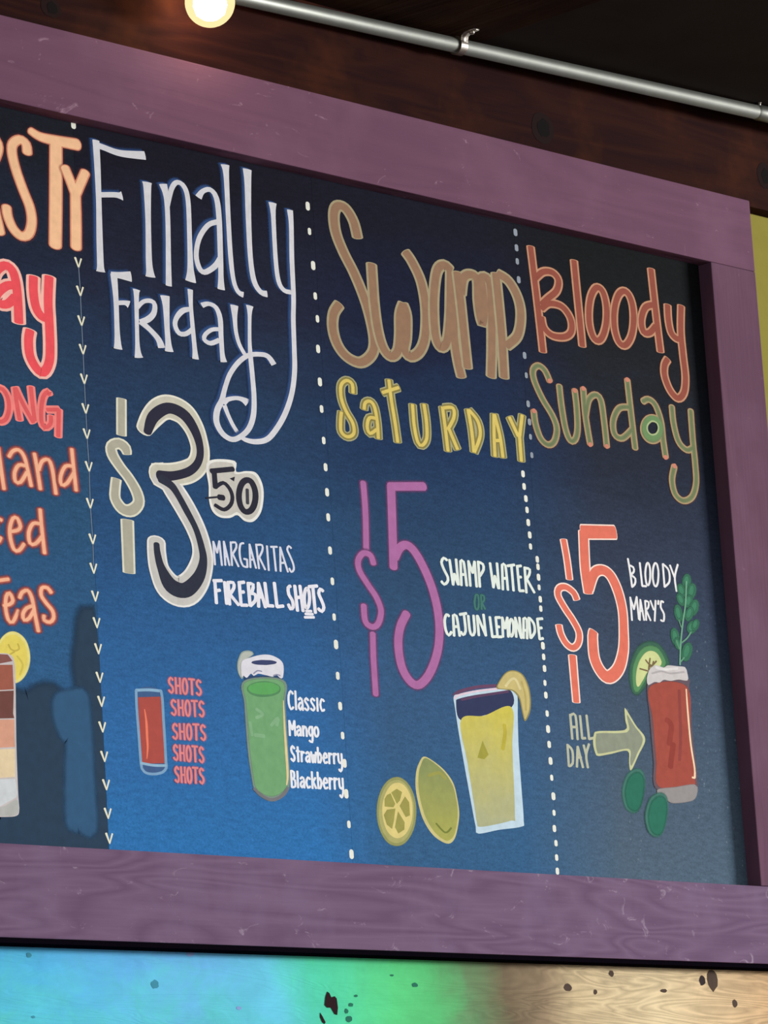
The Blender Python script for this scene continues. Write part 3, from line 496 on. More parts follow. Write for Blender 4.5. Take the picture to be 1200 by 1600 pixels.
PICS = [
 ('painted_patch', 'dark teal repainted patch at the bottom of the leftmost panel', [
  ('F', ((47, 68, 90), 50.6), [48,424,145,452,207,481,253,479,261,420,285,360,315,332,306,241,298,81,339,67,388,61,390,200,388,383,383,529,377,589,393,659,408,735,433,737,456,618,456,479,456,295,456,112,458,2,237,-9,-38,-21,-31,84,16,95]),
  ('F', ((56, 94, 130), 32.2), [276,467,342,485,376,483,384,382,386,199,385,63,339,70,302,82,309,241,318,332,291,358,270,412]),
 ]),
 ('painted_lemon_slice', 'yellow lemon slice behind the layered tea glass', [
  ('F', ((236, 226, 140), 4.6), [157,591,151,563,137,538,118,519,95,508,71,506,49,514,32,531,21,553,19,580,24,608,38,632,57,651,80,663,104,665,126,657,144,641,154,618]),
  ('P', (236, 218, 105), [149,590,144,565,131,542,114,524,93,514,71,513,51,520,36,535,26,556,24,581,29,606,41,628,59,646,80,656,101,658,121,651,137,636,147,615]),
  ("S", (205, 185, 85), [72,625,5,80,612,5,98,607,5,116,615,5,111,630,5]),
  ("S", (205, 185, 85), [76,594,5,95,604,5]),
  ("S", (215, 198, 95), [106,591,6,128,566,6,114,533,6]),
 ]),
 ('painted_tea_glass', 'layered brown and cream iced tea glass cut off by the photo edge', [
  ('P', (205, 198, 198), [-103,575,-73,587,34,595,70,595,92,578,94,509,86,318,84,161,85,107,70,88,4,82,-84,78,-130,88]),
  ('P', (140, 92, 85), [-100,576,34,592,67,593,86,574,32,562,-101,551]),
  ('P', (165, 98, 82), [-101,548,85,562,85,485,-106,463]),
  ('P', (118, 76, 70), [-106,461,85,481,78,408,82,394,-111,378]),
  ('P', (222, 165, 140), [-111,376,82,390,79,331,79,304,-116,284]),
  ('P', (234, 214, 176), [-116,282,79,298,74,210,-122,190]),
  ('P', (212, 218, 222), [-122,188,74,204,81,161,76,147,6,115,-126,106]),
  ('P', (186, 188, 184), [-127,104,6,112,75,140,83,112,69,91,4,85,-113,79]),
 ]),
 ('painted_price', 'big dark number 3 with wide cream outline', [
  ("S", (238, 236, 222), [707,1386,54,741,1426,69,783,1461,78,831,1474,85,889,1461,83,930,1423,72,952,1378,63.5,958,1336,63,940,1293,69.5,892,1264,78,826,1248,77.5,756,1240,79.5]),
  ("S", (238, 238, 234), [755,1227,53.5,805,1216,67,839,1183,71,879,1134,71,917,1078,67,940,1022,64.5,939,968,73,903,902,90,844,861,104.5,784,872,95.5,743,924,68,734,976,61.5,735,1015,59.5]),
  ('P', (238, 236, 222), [730,1275,785,1284,779,1203,736,1204]),
  ("S", (208, 205, 188), [707,1386,41,741,1426,56,783,1461,65,831,1474,72,889,1461,70,930,1423,59,952,1378,50,958,1336,50,940,1293,56.5,892,1264,65,826,1248,64.5,756,1240,66.5]),
  ("S", (206, 205, 200), [755,1227,41,805,1216,54,839,1183,58,879,1134,58,917,1078,54,940,1022,51.5,939,968,60,903,902,77,844,861,91.5,784,872,83,743,924,55.5,734,976,49,735,1015,47]),
  ("S", (48, 48, 66), [721,1378,26,752,1433,37,820,1470,37,891,1457,37,938,1409,30.5,958,1352,24,947,1305,24,904,1268,28,833,1245,30,767,1237,36.5]),
  ("S", (50, 54, 70), [772,1228,30,816,1210,26,843,1183,21.5,879,1134,21.5,917,1078,19.5,938,1022,21.5,944,971,26,917,913,38.5,855,866,49,791,875,49,751,930,27.5,737,976,21.5,735,1007,19]),
 ]),
 ('painted_price', 'small dark 50 on a cream cloud outline', [
  ('P', (240, 240, 234), [990,1309,1116,1326,1121,1290,1169,1297,1215,1296,1241,1263,1245,1220,1228,1164,1190,1128,1148,1125,1114,1142,1081,1129,1033,1126,999,1143,986,1179,988,1226]),
  ('P', (205, 202, 194), [1000,1302,1105,1316,1113,1282,1169,1290,1206,1287,1230,1257,1233,1219,1218,1168,1183,1136,1149,1134,1116,1152,1079,1137,1037,1134,1009,1150,996,1183,998,1227]),
  ("S", (46, 46, 60), [1005,1279,17.5,1106,1297,17.5]),
  ("S", (46, 46, 60), [1017,1283,17.5,1019,1226,17.5]),
  ("S", (46, 46, 60), [1019,1226,13,1057,1245,13,1085,1228,13,1096,1202,13,1086,1174,13,1053,1154,13,1014,1165,13]),
  ("S", (46, 46, 60), [1034,1194,19.5,1053,1194,19.5]),
  ("S", (46, 46, 60), [975,1185,6.5,1034,1195,6.5]),
  ("S", (46, 46, 60), [1206,1216,20,1202,1197,20,1194,1180,20,1182,1166,19.5,1169,1159,19.5,1155,1157,19.5,1143,1162,19.5,1133,1174,19.5,1128,1189,19.5,1127,1208,19.5,1131,1227,19.5,1139,1244,19.5,1150,1257,20,1164,1265,20,1178,1267,20,1190,1262,20,1199,1250,20,1205,1235,20,1206,1216,20]),
  ("S", (70, 70, 80), [1168,1234,11,1166,1187,11]),
  ('P', (46, 46, 60), [1088,1263,1113,1272,1108,1255]),
 ]),
 ('painted_shot_glass', 'small red shot glass with pale blue outline', [
  ('P', (70, 100, 145), [612,517,721,523,724,409,725,285,714,262,670,253,628,255,615,281,613,402]),
  ('F', ((178, 84, 76), 3.4), [619,495,722,504,726,440,723,291,620,284,619,402]),
  ("S", (140, 182, 214), [611,519,9.5,669,524,9.5,721,524,9.5]),
  ("S", (130, 170, 205), [610,518,8.5,609,464,8.5,612,371,8.5,615,283,8.5,621,263,8.5,638,253,8.5,673,252,8.5,709,260,8.5,726,275,8.5,727,288,8.5]),
  ("S", (130, 168, 200), [721,524,8.5,725,496,8.5,725,440,8.5,726,378,8.5,726,285,8.5]),
  ("S", (150, 188, 214), [616,284,8.5,668,280,8.5,724,282,8.5]),
  ("S", (246, 132, 104), [643,459,3,648,420,7,648,373,7.5,648,336,6,642,300,3]),
 ]),
 ('painted_margarita_glass', 'tall green margarita with white salted rim', [
  ('P', (150, 168, 160), [1080,654,1099,680,1135,688,1155,678,1114,649,1099,594,1087,594,1076,611,1074,634]),
  ('P', (186, 192, 184), [1084,651,1101,676,1134,684,1150,677,1114,653,1096,601,1087,599,1079,614,1079,634]),
  ('P', (48, 74, 116), [1104,602,1285,615,1284,582,1105,570]),
  ('F', ((128, 150, 140), 6.9), [1107,582,1285,597,1285,517,1286,372,1286,268,1274,231,1245,208,1203,195,1163,202,1128,224,1116,273,1106,362,1103,505]),
  ('F', ((118, 170, 120), 4.6), [1112,579,1277,593,1277,516,1277,372,1277,267,1265,238,1235,219,1199,210,1164,215,1133,233,1124,273,1115,362,1111,505]),
  ('P', (88, 142, 98), [1273,569,1268,559,1253,550,1231,543,1204,538,1177,536,1151,537,1130,542,1117,549,1113,557,1118,567,1133,576,1154,583,1181,589,1209,591,1235,589,1256,585,1269,578]),
  ('P', (98, 172, 100), [1267,571,1262,563,1249,556,1229,550,1204,546,1178,544,1154,545,1135,548,1123,554,1119,560,1124,568,1137,575,1157,581,1182,585,1207,587,1232,587,1251,583,1263,578]),
  ("S", (136, 182, 140), [1152,494,10.5,1181,478,10.5,1149,465,10.5]),
  ("S", (136, 182, 140), [1218,444,10.5,1251,471,11,1244,446,10.5]),
  ("S", (134, 180, 138), [1140,407,13,1180,406,13]),
  ("S", (134, 180, 138), [1118,448,10.5,1125,406,10.5]),
  ("S", (122, 122, 128), [1121,228,10.5,1159,205,10.5,1203,196,10.5,1250,212,10.5,1279,239,10.5]),
  ("S", (226, 210, 160), [1282,531,3,1280,444,6.5,1281,354,8.5,1281,282,7.5,1274,249,4.5]),
  ('P', (226, 226, 236), [1095,646,1135,664,1197,679,1248,678,1290,657,1286,609,1270,607,1255,617,1239,608,1214,610,1192,612,1169,613,1148,604,1136,611,1115,595,1101,602,1092,597]),
  ('P', (62, 72, 112), [1261,658,1257,654,1247,651,1230,648,1211,645,1190,644,1170,643,1154,644,1144,646,1141,648,1145,652,1155,655,1171,658,1191,661,1212,662,1232,663,1248,662,1258,660]),
  ("S", (150, 155, 180), [1149,612,4.5,1167,623,4.5,1187,622,4.5]),
  ("S", (150, 155, 180), [1242,612,4.5,1258,617,4.5,1273,614,4.5]),
 ]),
 ('painted_lemonade_glass', 'tapered lemonade glass with white outline', [
  ("S", (108, 74, 104), [2133,608,11.5,2166,624,11.5,2261,646,11.5,2356,657,11.5]),
  ('P', (196, 220, 234), [2130,603,2165,615,2260,635,2355,648,2438,648,2466,634,2460,546,2454,439,2454,307,2454,186,2441,164,2320,147,2209,129,2199,153,2187,215,2148,447,2133,561]),
  ('P', (52, 60, 94), [2140,583,2159,598,2258,619,2362,634,2434,644,2433,587,2282,547,2157,523]),
  ("S", (96, 68, 98), [2170,595,9,2266,615,9,2418,641,9]),
  ('G', ((210, 198, 86), (174, 178, 142)), [2159,522,2282,546,2431,585,2420,437,2409,202,2390,183,2227,153,2207,169,2199,226,2179,371]),
  ("S", (228, 206, 220), [2132,597,7,2164,612,7,2260,632,7.5,2363,647,7.5]),
  ('P', (165, 160, 70), [2265,457,2292,409,2267,391,2232,395]),
  ("S", (190, 178, 70), [2386,520,13.5,2386,488,13.5,2369,434,13.5]),
 ]),
 ('painted_lemon_wedge', 'pale yellow lemon wedge hanging on the lemonade glass rim', [
  ('P', (150, 140, 90), [2357,650,2390,691,2425,714,2466,719,2506,706,2531,668,2538,620,2528,574,2499,540,2487,563,2476,615,2461,633,2438,645,2395,646]),
  ('P', (203, 188, 124), [2364,653,2393,688,2426,710,2465,715,2502,702,2524,666,2531,620,2521,576,2499,547,2493,565,2482,618,2467,638,2439,650,2395,649]),
  ("S", (222, 210, 156), [2408,660,9,2434,682,9,2455,690,9,2470,680,9,2483,654,9]),
  ("S", (186, 170, 105), [2494,681,7,2509,634,7,2507,581,7]),
 ]),
 ('painted_lime_slice', 'round pale lime slice with five segments', [
  ('F', ((150, 154, 98), 4.6), [1897,190,1891,162,1881,136,1865,112,1846,93,1825,79,1802,72,1779,71,1757,76,1738,88,1723,106,1712,128,1706,154,1706,181,1711,209,1722,235,1737,259,1756,278,1777,292,1800,300,1823,302,1845,296,1864,284,1880,266,1891,244,1897,218]),
  ('P', (176, 174, 112), [1889,190,1884,164,1874,139,1860,117,1843,99,1823,86,1801,79,1780,78,1760,83,1743,94,1729,111,1719,132,1713,156,1713,182,1718,208,1728,232,1742,254,1759,273,1779,286,1800,293,1822,294,1842,289,1859,278,1874,261,1884,240,1889,216]),
  ('P', (224, 208, 134), [1882,194,1878,171,1869,149,1857,130,1842,114,1824,102,1806,96,1788,95,1771,100,1755,110,1743,124,1735,143,1730,164,1730,186,1734,209,1743,231,1755,250,1770,266,1787,278,1805,284,1824,285,1841,281,1856,271,1869,256,1878,238,1882,217]),
  ('P', (160, 156, 84), [1780,250,1809,264,1835,254,1821,225,1805,212]),
  ('P', (160, 156, 84), [1745,226,1759,241,1777,247,1797,212,1787,200,1743,200]),
  ('P', (160, 156, 84), [1736,171,1754,190,1796,196,1785,155,1773,125,1748,139]),
  ('P', (160, 156, 84), [1808,187,1838,151,1834,126,1803,111,1788,132]),
  ('P', (160, 156, 84), [1818,206,1848,240,1867,221,1867,176,1845,169]),
 ]),
 ('painted_lemon', 'whole yellow-green lemon beside the lime slice', [
  ('P', (206, 198, 136), [1956,383,1996,373,2054,343,2097,301,2112,253,2118,191,2096,122,2069,92,2033,89,1975,115,1932,165,1912,222,1904,278,1913,330,1933,364]),
  ('G', ((138, 150, 98), (174, 174, 92)), [1960,378,1995,369,2051,338,2091,296,2106,252,2110,190,2089,125,2064,102,2037,98,1987,123,1947,170,1926,225,1919,279,1926,328,1941,357]),
  ("S", (120, 130, 62), [1997,154,6.5,2040,125,6.5,2072,142,6.5]),
  ("S", (160, 160, 84), [1975,318,11,2030,331,11,2058,312,11]),
 ]),
 ('painted_tip', None, [
  ("S", (208, 136, 116), [2764,1810,17,2767,1805,17]),
 ]),
 ('painted_tip', None, [
  ("S", (208, 136, 116), [2664,1686,17,2667,1681,17]),
 ]),
 ('painted_tip', None, [
  ("S", (208, 136, 116), [2902,1791,17,2905,1786,17]),
 ]),
 ('painted_tip', None, [
  ("S", (208, 136, 116), [2951,1805,17,2954,1800,17]),
 ]),
 ('painted_tip', None, [
  ("S", (208, 136, 116), [2967,1596,17,2970,1591,17]),
 ]),
 ('painted_tip', None, [
  ("S", (208, 136, 116), [3062,1600,17,3065,1595,17]),
 ]),
 ('painted_tip', None, [
  ("S", (208, 136, 116), [3210,1871,17.5,3213,1866,17.5]),
 ]),
 ('painted_tip', None, [
  ("S", (208, 136, 116), [3402,1597,17.5,3405,1592,17.5]),
 ]),
 ('painted_tip', None, [
  ("S", (208, 136, 116), [3451,1570,17.5,3454,1564,17.5]),
 ]),
 ('painted_ring', 'thick green ring in the letter a of Sunday', [
  ("S", (112, 146, 98), [3385,1703,22.5,3380,1689,22.5,3371,1677,22.5,3358,1667,22.5,3342,1661,22.5,3327,1659,22.5,3312,1662,22.5,3301,1669,22.5,3295,1679,22.5,3294,1692,22.5,3298,1706,22.5,3307,1718,22.5,3320,1728,22.5,3336,1735,22.5,3351,1736,22.5,3366,1734,22.5,3377,1726,22.5,3383,1716,22.5,3385,1703,22.5]),
  ("S", (176, 190, 140), [3375,1704,6,3372,1695,6,3365,1686,6,3356,1679,6,3344,1675,6,3332,1673,6,3321,1675,6,3313,1680,6,3308,1687,6,3307,1696,6,3310,1705,6,3317,1713,6,3327,1720,6,3338,1725,6,3350,1726,6,3361,1724,6,3369,1720,6,3374,1712,6,3375,1704,6]),
 ]),
 ('painted_herb_sprig', 'green leafy herb sprig standing in the bloody mary', [
  ('F', ((58, 112, 88), 9.2), [3491,1130,3486,1119,3478,1111,3469,1107,3461,1107,3455,1111,3452,1119,3454,1130,3459,1140,3467,1148,3476,1153,3484,1153,3490,1148,3493,1140]),
  ('F', ((68, 132, 103), 6.9), [3480,1132,3477,1125,3473,1120,3468,1117,3464,1117,3462,1120,3461,1125,3462,1132,3465,1138,3470,1143,3474,1146,3478,1146,3480,1143,3481,1138]),
  ('F', ((58, 112, 88), 9.2), [3453,1098,3455,1089,3454,1081,3449,1075,3442,1073,3434,1075,3426,1080,3421,1087,3419,1096,3420,1104,3425,1110,3432,1112,3440,1110,3448,1105]),
  ('F', ((68, 132, 103), 6.9), [3443,1097,3445,1091,3445,1087,3443,1083,3439,1082,3435,1084,3431,1087,3428,1092,3426,1097,3427,1102,3429,1105,3432,1106,3436,1105,3440,1102]),
  ('F', ((58, 112, 88), 9.2), [3516,1093,3509,1082,3500,1073,3491,1069,3483,1069,3477,1074,3476,1084,3479,1095,3486,1106,3495,1115,3505,1120,3513,1119,3518,1114,3519,1105]),
  ('F', ((68, 132, 103), 6.9), [3505,1096,3501,1089,3496,1083,3491,1080,3487,1080,3485,1084,3485,1089,3488,1096,3492,1103,3497,1109,3501,1112,3505,1112,3507,1108,3507,1103]),
  ('F', ((58, 112, 88), 9.2), [3444,1062,3447,1054,3447,1046,3444,1041,3437,1038,3429,1040,3421,1044,3415,1051,3412,1059,3412,1067,3415,1072,3422,1075,3430,1074,3438,1069]),
  ('F', ((68, 132, 103), 6.9), [3435,1061,3437,1056,3438,1052,3436,1049,3433,1047,3429,1049,3425,1052,3421,1056,3419,1061,3418,1066,3420,1069,3423,1070,3427,1069,3431,1066]),
  ('F', ((58, 112, 88), 9.2), [3490,1053,3484,1044,3476,1037,3468,1034,3462,1034,3458,1039,3458,1046,3461,1055,3467,1064,3475,1071,3483,1074,3489,1074,3493,1069,3493,1062]),
  ('F', ((68, 132, 103), 6.9), [3481,1055,3477,1050,3473,1045,3469,1043,3466,1043,3465,1046,3465,1051,3467,1056,3471,1062,3475,1066,3479,1068,3482,1068,3484,1065,3483,1061]),
  ('F', ((58, 112, 88), 9.2), [3523,1031,3515,1020,3505,1011,3496,1007,3488,1008,3483,1013,3483,1023,3487,1034,3495,1045,3504,1054,3514,1059,3522,1058,3527,1052,3527,1043]),
  ('F', ((68, 132, 103), 6.9), [3512,1034,3507,1027,3502,1021,3497,1019,3493,1019,3492,1022,3492,1028,3495,1035,3500,1042,3505,1048,3510,1051,3514,1050,3515,1047,3515,1041]),
  ('F', ((58, 112, 88), 9.2), [3426,1007,3426,995,3423,985,3416,978,3409,977,3401,981,3395,989,3391,1000,3391,1012,3394,1022,3400,1029,3408,1031,3416,1027,3422,1018]),
  ('F', ((68, 132, 103), 6.9), [3415,1007,3416,1000,3414,993,3411,990,3408,989,3404,991,3401,997,3399,1004,3398,1011,3400,1018,3403,1022,3406,1022,3410,1020,3413,1014]),
  ('F', ((58, 112, 88), 9.2), [3488,1004,3480,994,3470,987,3461,983,3454,985,3451,990,3452,999,3457,1009,3465,1018,3474,1026,3484,1029,3490,1028,3494,1023,3493,1014]),
  ('F', ((68, 132, 103), 6.9), [3478,1007,3473,1001,3468,996,3463,994,3460,995,3459,998,3460,1003,3464,1009,3468,1016,3474,1020,3478,1023,3482,1022,3483,1019,3481,1014]),
  ('F', ((58, 112, 88), 9.2), [3500,953,3493,945,3483,939,3473,937,3464,938,3459,943,3458,951,3462,959,3469,967,3479,973,3489,976,3498,974,3503,969,3504,962]),
  ('F', ((68, 132, 103), 6.9), [3489,957,3484,952,3479,948,3474,946,3470,947,3468,950,3468,954,3470,960,3475,965,3480,968,3485,970,3489,970,3491,967,3491,962]),
  ('F', ((58, 112, 88), 9.2), [3516,965,3510,958,3502,952,3495,950,3489,950,3486,955,3487,961,3491,969,3497,976,3504,982,3512,984,3518,984,3520,979,3520,973]),
  ('F', ((68, 132, 103), 6.9), [3508,968,3504,963,3500,960,3496,958,3494,959,3493,961,3493,965,3496,970,3500,975,3504,978,3508,980,3510,979,3511,977,3511,973]),
  ('F', ((58, 112, 88), 9.2), [3396,916,3396,904,3393,893,3386,886,3378,885,3370,889,3364,897,3360,909,3360,921,3363,932,3370,939,3378,940,3386,936,3392,928]),
  ('F', ((68, 132, 103), 6.9), [3385,916,3385,908,3384,902,3381,898,3377,897,3373,900,3370,906,3368,913,3368,920,3369,927,3372,931,3376,932,3380,929,3383,923]),
  ('F', ((58, 112, 88), 9.2), [3403,890,3404,883,3402,876,3398,871,3393,870,3387,872,3381,877,3378,884,3377,892,3378,899,3382,904,3388,905,3394,903,3399,898]),
  ('F', ((68, 132, 103), 6.9), [3395,891,3396,886,3395,882,3393,879,3391,879,3388,880,3385,883,3383,888,3382,893,3383,897,3384,900,3387,900,3390,899,3393,895]),
  ('F', ((58, 112, 88), 9.2), [3462,859,3452,846,3441,835,3429,830,3419,831,3413,838,3413,849,3418,863,3427,877,3439,887,3451,892,3461,891,3466,884,3467,873]),
  ('F', ((68, 132, 103), 6.9), [3449,862,3443,854,3437,847,3431,844,3426,844,3424,848,3425,855,3428,864,3434,872,3440,879,3446,882,3451,882,3453,878,3452,871]),
  ("S", (112, 168, 138), [3393,809,6.5,3407,889,6.5,3429,969,6.5,3454,1044,6.5,3469,1129,6.5]),
  ("S", (104, 158, 128), [3411,892,5.5,3446,912,5.5,3474,938,5.5]),
  ("S", (104, 158, 128), [3398,820,5,3421,838,5]),
  ("S", (100, 150, 120), [3417,952,5,3407,977,5]),
  ("S", (100, 150, 120), [3396,870,5,3383,897,5]),
 ]),
 ('painted_lime_wedge', 'cream lime wheel with green rind behind the bloody mary rim', [
  ('F', ((62, 104, 86), 18.4), [3124,688,3108,731,3119,786,3161,844,3218,871,3271,868,3308,835,3313,801,3217,764,3169,716]),
  ('F', ((92, 146, 98), 11.5), [3128,694,3121,737,3133,787,3172,837,3219,859,3265,857,3295,829,3298,800,3214,769,3166,726]),
  ('F', ((208, 216, 152), 4.6), [3139,711,3137,748,3158,797,3196,834,3234,846,3268,836,3281,802,3206,774,3169,737]),
  ("S", (122, 104, 76), [3209,777,6,3215,798,6,3222,820,6]),
  ("S", (122, 104, 76), [3210,786,6,3236,797,6,3257,812,6.5]),
  ("S", (122, 104, 76), [3159,777,6,3184,774,6,3202,772,6]),
  ("S", (122, 104, 76), [3226,794,6,3210,800,6,3196,812,6]),
  ("S", (122, 104, 76), [3236,800,6,3241,810,6]),
 ]),
 ('painted_bloody_mary_glass', 'tall red bloody mary with white salted rim and grey base', [
  ('F', ((104, 88, 98), 9.2), [3203,726,3291,744,3428,754,3429,724,3428,555,3436,387,3412,357,3209,338,3203,443,3201,590]),
  ('F', ((164, 80, 68), 4.6), [3212,713,3421,726,3420,554,3425,386,3404,362,3219,347,3215,443,3213,591]),
  ("S", (144, 70, 66), [3376,711,12,3365,551,12,3347,451,12]),
  ("S", (150, 68, 60), [3289,596,21.5,3314,577,21.5,3294,507,21.5]),
  ("S", (148, 66, 58), [3317,508,21.5,3291,423,21.5]),
  ('F', ((150, 146, 146), 6.9), [3207,329,3313,345,3425,360,3429,332,3403,308,3314,294,3267,297]),
  ("S", (246, 216, 182), [3418,719,5,3417,629,7,3420,515,7,3431,426,7,3428,391,8.5]),
  ("S", (246, 216, 182), [3428,389,7,3414,390,7]),
  ('P', (206, 202, 202), [3198,719,3192,737,3200,760,3217,782,3253,797,3295,791,3321,801,3383,802,3422,801,3432,780,3430,753,3377,752,3330,744,3291,745,3265,733,3236,733]),
  ("S", (178, 174, 176), [3225,764,7,3280,776,7,3333,772,7,3412,783,7.5]),
  ("S", (224, 222, 220), [3250,789,9.5,3296,784,9.5,3375,794,9.5]),
 ]),
 ('painted_arrow', 'pale grey-green arrow pointing at the bloody mary', [
  ('P', (200, 204, 156), [2871,518,2898,530,3047,544,3053,580,3053,619,3062,621,3111,565,3159,518,3114,456,3064,396,3056,424,3053,467,2954,450,2886,439,2871,448,2862,481]),
  ('P', (142, 150, 132), [2883,514,2901,523,3060,537,3066,581,3066,601,3105,559,3145,516,3105,459,3068,413,3064,435,3063,475,2955,458,2891,448,2882,454,2876,482]),
 ]),
 ('painted_leaf', 'dark green painted leaf, upper of the two by the bloody mary base', [
  ('F', ((70, 122, 110), 16.1), [3016,303,3024,336,3051,375,3096,395,3123,388,3126,350,3107,299,3086,264,3062,251,3029,262]),
  ('F', ((46, 114, 94), 18.4), [3036,304,3042,332,3063,364,3095,380,3116,374,3117,343,3103,300,3087,271,3069,260,3045,269]),
 ]),
 ('painted_leaf', 'dark green painted leaf, lower of the two by the bloody mary base', [
  ('F', ((70, 122, 110), 16.1), [3135,221,3143,255,3170,294,3215,313,3243,306,3245,268,3227,217,3205,183,3181,169,3148,180]),
  ('F', ((46, 114, 94), 18.4), [3155,222,3161,250,3182,283,3215,299,3235,293,3236,261,3222,218,3206,189,3188,178,3164,187]),
 ]),
]
TICKS = [(451,1907), (453,1812), (452,1713), (452,1618), (451,1520), (451,1422), (451,1339), (453,1232), (450,1111), (453,995), (451,900), (452,810), (453,724), (454,640), (454,548), (456,471), (455,389), (457,295), (459,205), (460,114), (461,35)]
DOTS_A = [(1546,2272), (1547,2182), (1555,2062), (1556,1954), (1560,1874), (1554,1767), (1553,1651), (1553,1556), (1554,1446), (1555,1353), (1555,1266), (1553,1179), (1552,1064), (1554,958), (1552,835), (1553,741), (1552,634), (1555,531), (1558,431), (1559,337), (1558,234), (1562,131), (1566,31)]
DOTS_B = [(2635,2346), (2635,2288), (2634,2237), (2634,2168), (2637,1886), (2637,1812), (2636,1706), (2636,1639), (2636,1584), (2638,1517), (2582,1442), (2583,1396), (2588,1352), (2590,1311), (2592,1265), (2595,1220), (2595,1178), (2627,1134), (2628,1107), (2627,1069), (2626,1032), (2628,989), (2627,955), (2623,820), (2624,780), (2624,738), (2621,686), (2621,642), (2621,576), (2620,520), (2620,465), (2621,406), (2621,346), (2623,280), (2620,221), (2616,165), (2619,113), (2617,62), (2616,14)]
KNOTS = [(0.0651, -0.1674, 0.0053, 0.0039, 't', 0), (0.3304, -0.2079, 0.0084, 0.0071, 't', 1), (0.4119, -0.1573, 0.0086, 0.0051, 'l', 2), (0.0684, -0.2627, 0.004, 0.002, 't', 3), (0.9379, -0.198, 0.008, 0.0038, 'g', 4), (0.8822, -0.1829, 0.0047, 0.0016, 'g', 5), (1.3346, -0.1954, 0.0104, 0.0068, 'k', 6), (1.7131, -0.176, 0.0093, 0.0094, 'K', 7), (1.7431, -0.1742, 0.0169, 0.02, 'k', 8), (1.4565, -0.1682, 0.0071, 0.0057, 'k', 9), (1.6003, -0.1966, 0.0091, 0.0035, 'k', 10), (1.4087, -0.2021, 0.0053, 0.0045, 'k', 11), (1.8036, -0.2166, 0.0076, 0.0071, 'k', 12), (0.5149, -0.2427, 0.0058, 0.0031, 'l', 13), (0.7779, -0.2338, 0.0062, 0.0032, 'g', 14), (0.7662, -0.2445, 0.0046, 0.0042, 'g', 15), (0.7916, -0.2187, 0.0046, 0.0021, 'g', 16), (0.7712, -0.2572, 0.0077, 0.0053, 'g', 17)]
SPLATS = [([(0.7229, -0.2126), (0.728, -0.2155), (0.7318, -0.2222), (0.74, -0.2201), (0.7446, -0.2242), (0.7461, -0.2392), (0.7433, -0.2512), (0.737, -0.2497), (0.7292, -0.2394), (0.7206, -0.2395), (0.7145, -0.2351), (0.7178, -0.2216)], 's'), ([(0.7027, -0.2472), (0.7076, -0.2531), (0.7146, -0.2634), (0.7118, -0.2665), (0.7067, -0.2635), (0.7024, -0.2554)], 's')]
HEADKNOTS = [(1.4113, 1.3857, 0.0312, 0.03, 0), (0.1896, 1.3778, 0.0228, 0.0177, 3), (2.0761, 1.4032, 0.0249, 0.0266, 6)]
PIPE = [(-0.2244, -0.0006, 1.4555), (3.0125, -0.1098, 1.5169)]
PIPE_JOINT = 2.1982
PIPE_STRAP = 1.3672
BULB = (0.4810, -0.0800, 1.4234)
BULB_POWER = 50.0
TICK0 = (460, 2374)

# ------------------------------------------------------------------ setting
def struct(o, label=None):
    o['kind'] = 'structure'
    if label: o['label'] = label
    return o
Zt = Z0 + 1.515
wall = struct(box('wall_back', (-1.6, 3.6, 0.03, 0.13, 0.0, Zt), OLIVE), 'olive yellow wall behind the framed menu board')
lower = struct(box('wall_lower', (-1.2, 3.2, 0.018, 0.03, Z0 - 0.75, Z0 - 0.10), MURAL), 'plywood washed in sky blue and green under the board, bare pine at right')
head = struct(box('trim_1', (-1.6, 3.6, -0.004, 0.03, Z0 + 1.3325, Zt), HEADER, bev=0.002), 'dark stained wooden header above the purple frame')
floor = struct(box('floor', (-9, 10, -10, 0.13, -0.1, 0.0), plain('dark_wood_floor', (74, 60, 52), 0.7, 0.1, 0.1, 3)), 'dark floor of the bar below the picture')
ceil = struct(box('ceiling', (-1.6, 3.6, -2.2, 0.13, Zt, Zt + 0.06), CEIL), 'dark grey ceiling over the board')
for k, x1 in enumerate((1.224, 0.925, 0.626, 0.327, 0.028)):
    box('ceiling_plank', (x1 - 0.297, x1, -1.6, -0.005, Zt - 0.006, Zt), CEILWOOD, ceil, bev=0.001)

def disc_poly(name, pts, mat, parent, y):
    me = bpy.data.meshes.new(name); tri = tessellate_polygon([[Vector((a, b, 0)) for a, b in pts]])
    me.from_pydata([(a, y, b) for a, b in pts], [], [tuple(t) for t in tri]); fix_normals(me); return link(name, me, [mat], parent)
def fix_normals(me):
    bm = bmesh.new(); bm.from_mesh(me)
    flip = [f for f in bm.faces if f.normal.y > 0]
    if flip: bmesh.ops.reverse_faces(bm, faces=flip)
    bm.to_mesh(me); bm.free()
def blob(cx, cz, rx, rz, n=14, seed=0, jag=0.15):
    r = random.Random(seed)
    return [(cx + rx * math.cos(2 * math.pi * i / n) * (1 + r.uniform(-jag, jag)), cz + rz * math.sin(2 * math.pi * i / n) * (1 + r.uniform(-jag, jag))) for i in range(n)]
KNOT = paint((84, 70, 62)); KNOT2 = paint((58, 48, 50)); TEAL = paint((70, 150, 176)); LILAC = paint((140, 168, 224)); SPLAT = paint((44, 26, 32)); SMOKE = paint((84, 184, 150))
for (cx, cz, rx, rz, mt, sd) in KNOTS:
    disc_poly('knot', blob(cx, Z0 + cz, rx, rz, 12, sd), {'k': KNOT, 'K': KNOT2, 't': TEAL, 'g': paint((44, 116, 96)), 'l': LILAC}[mt], lower, 0.0176)
for pts, mt in SPLATS:
    disc_poly('paint_splat', [(a, Z0 + b) for a, b in pts], SPLAT if mt == 's' else SMOKE, lower, 0.0172 if mt == 's' else 0.0176)
HK = paint((20, 15, 17)); HK2 = paint((34, 20, 20))
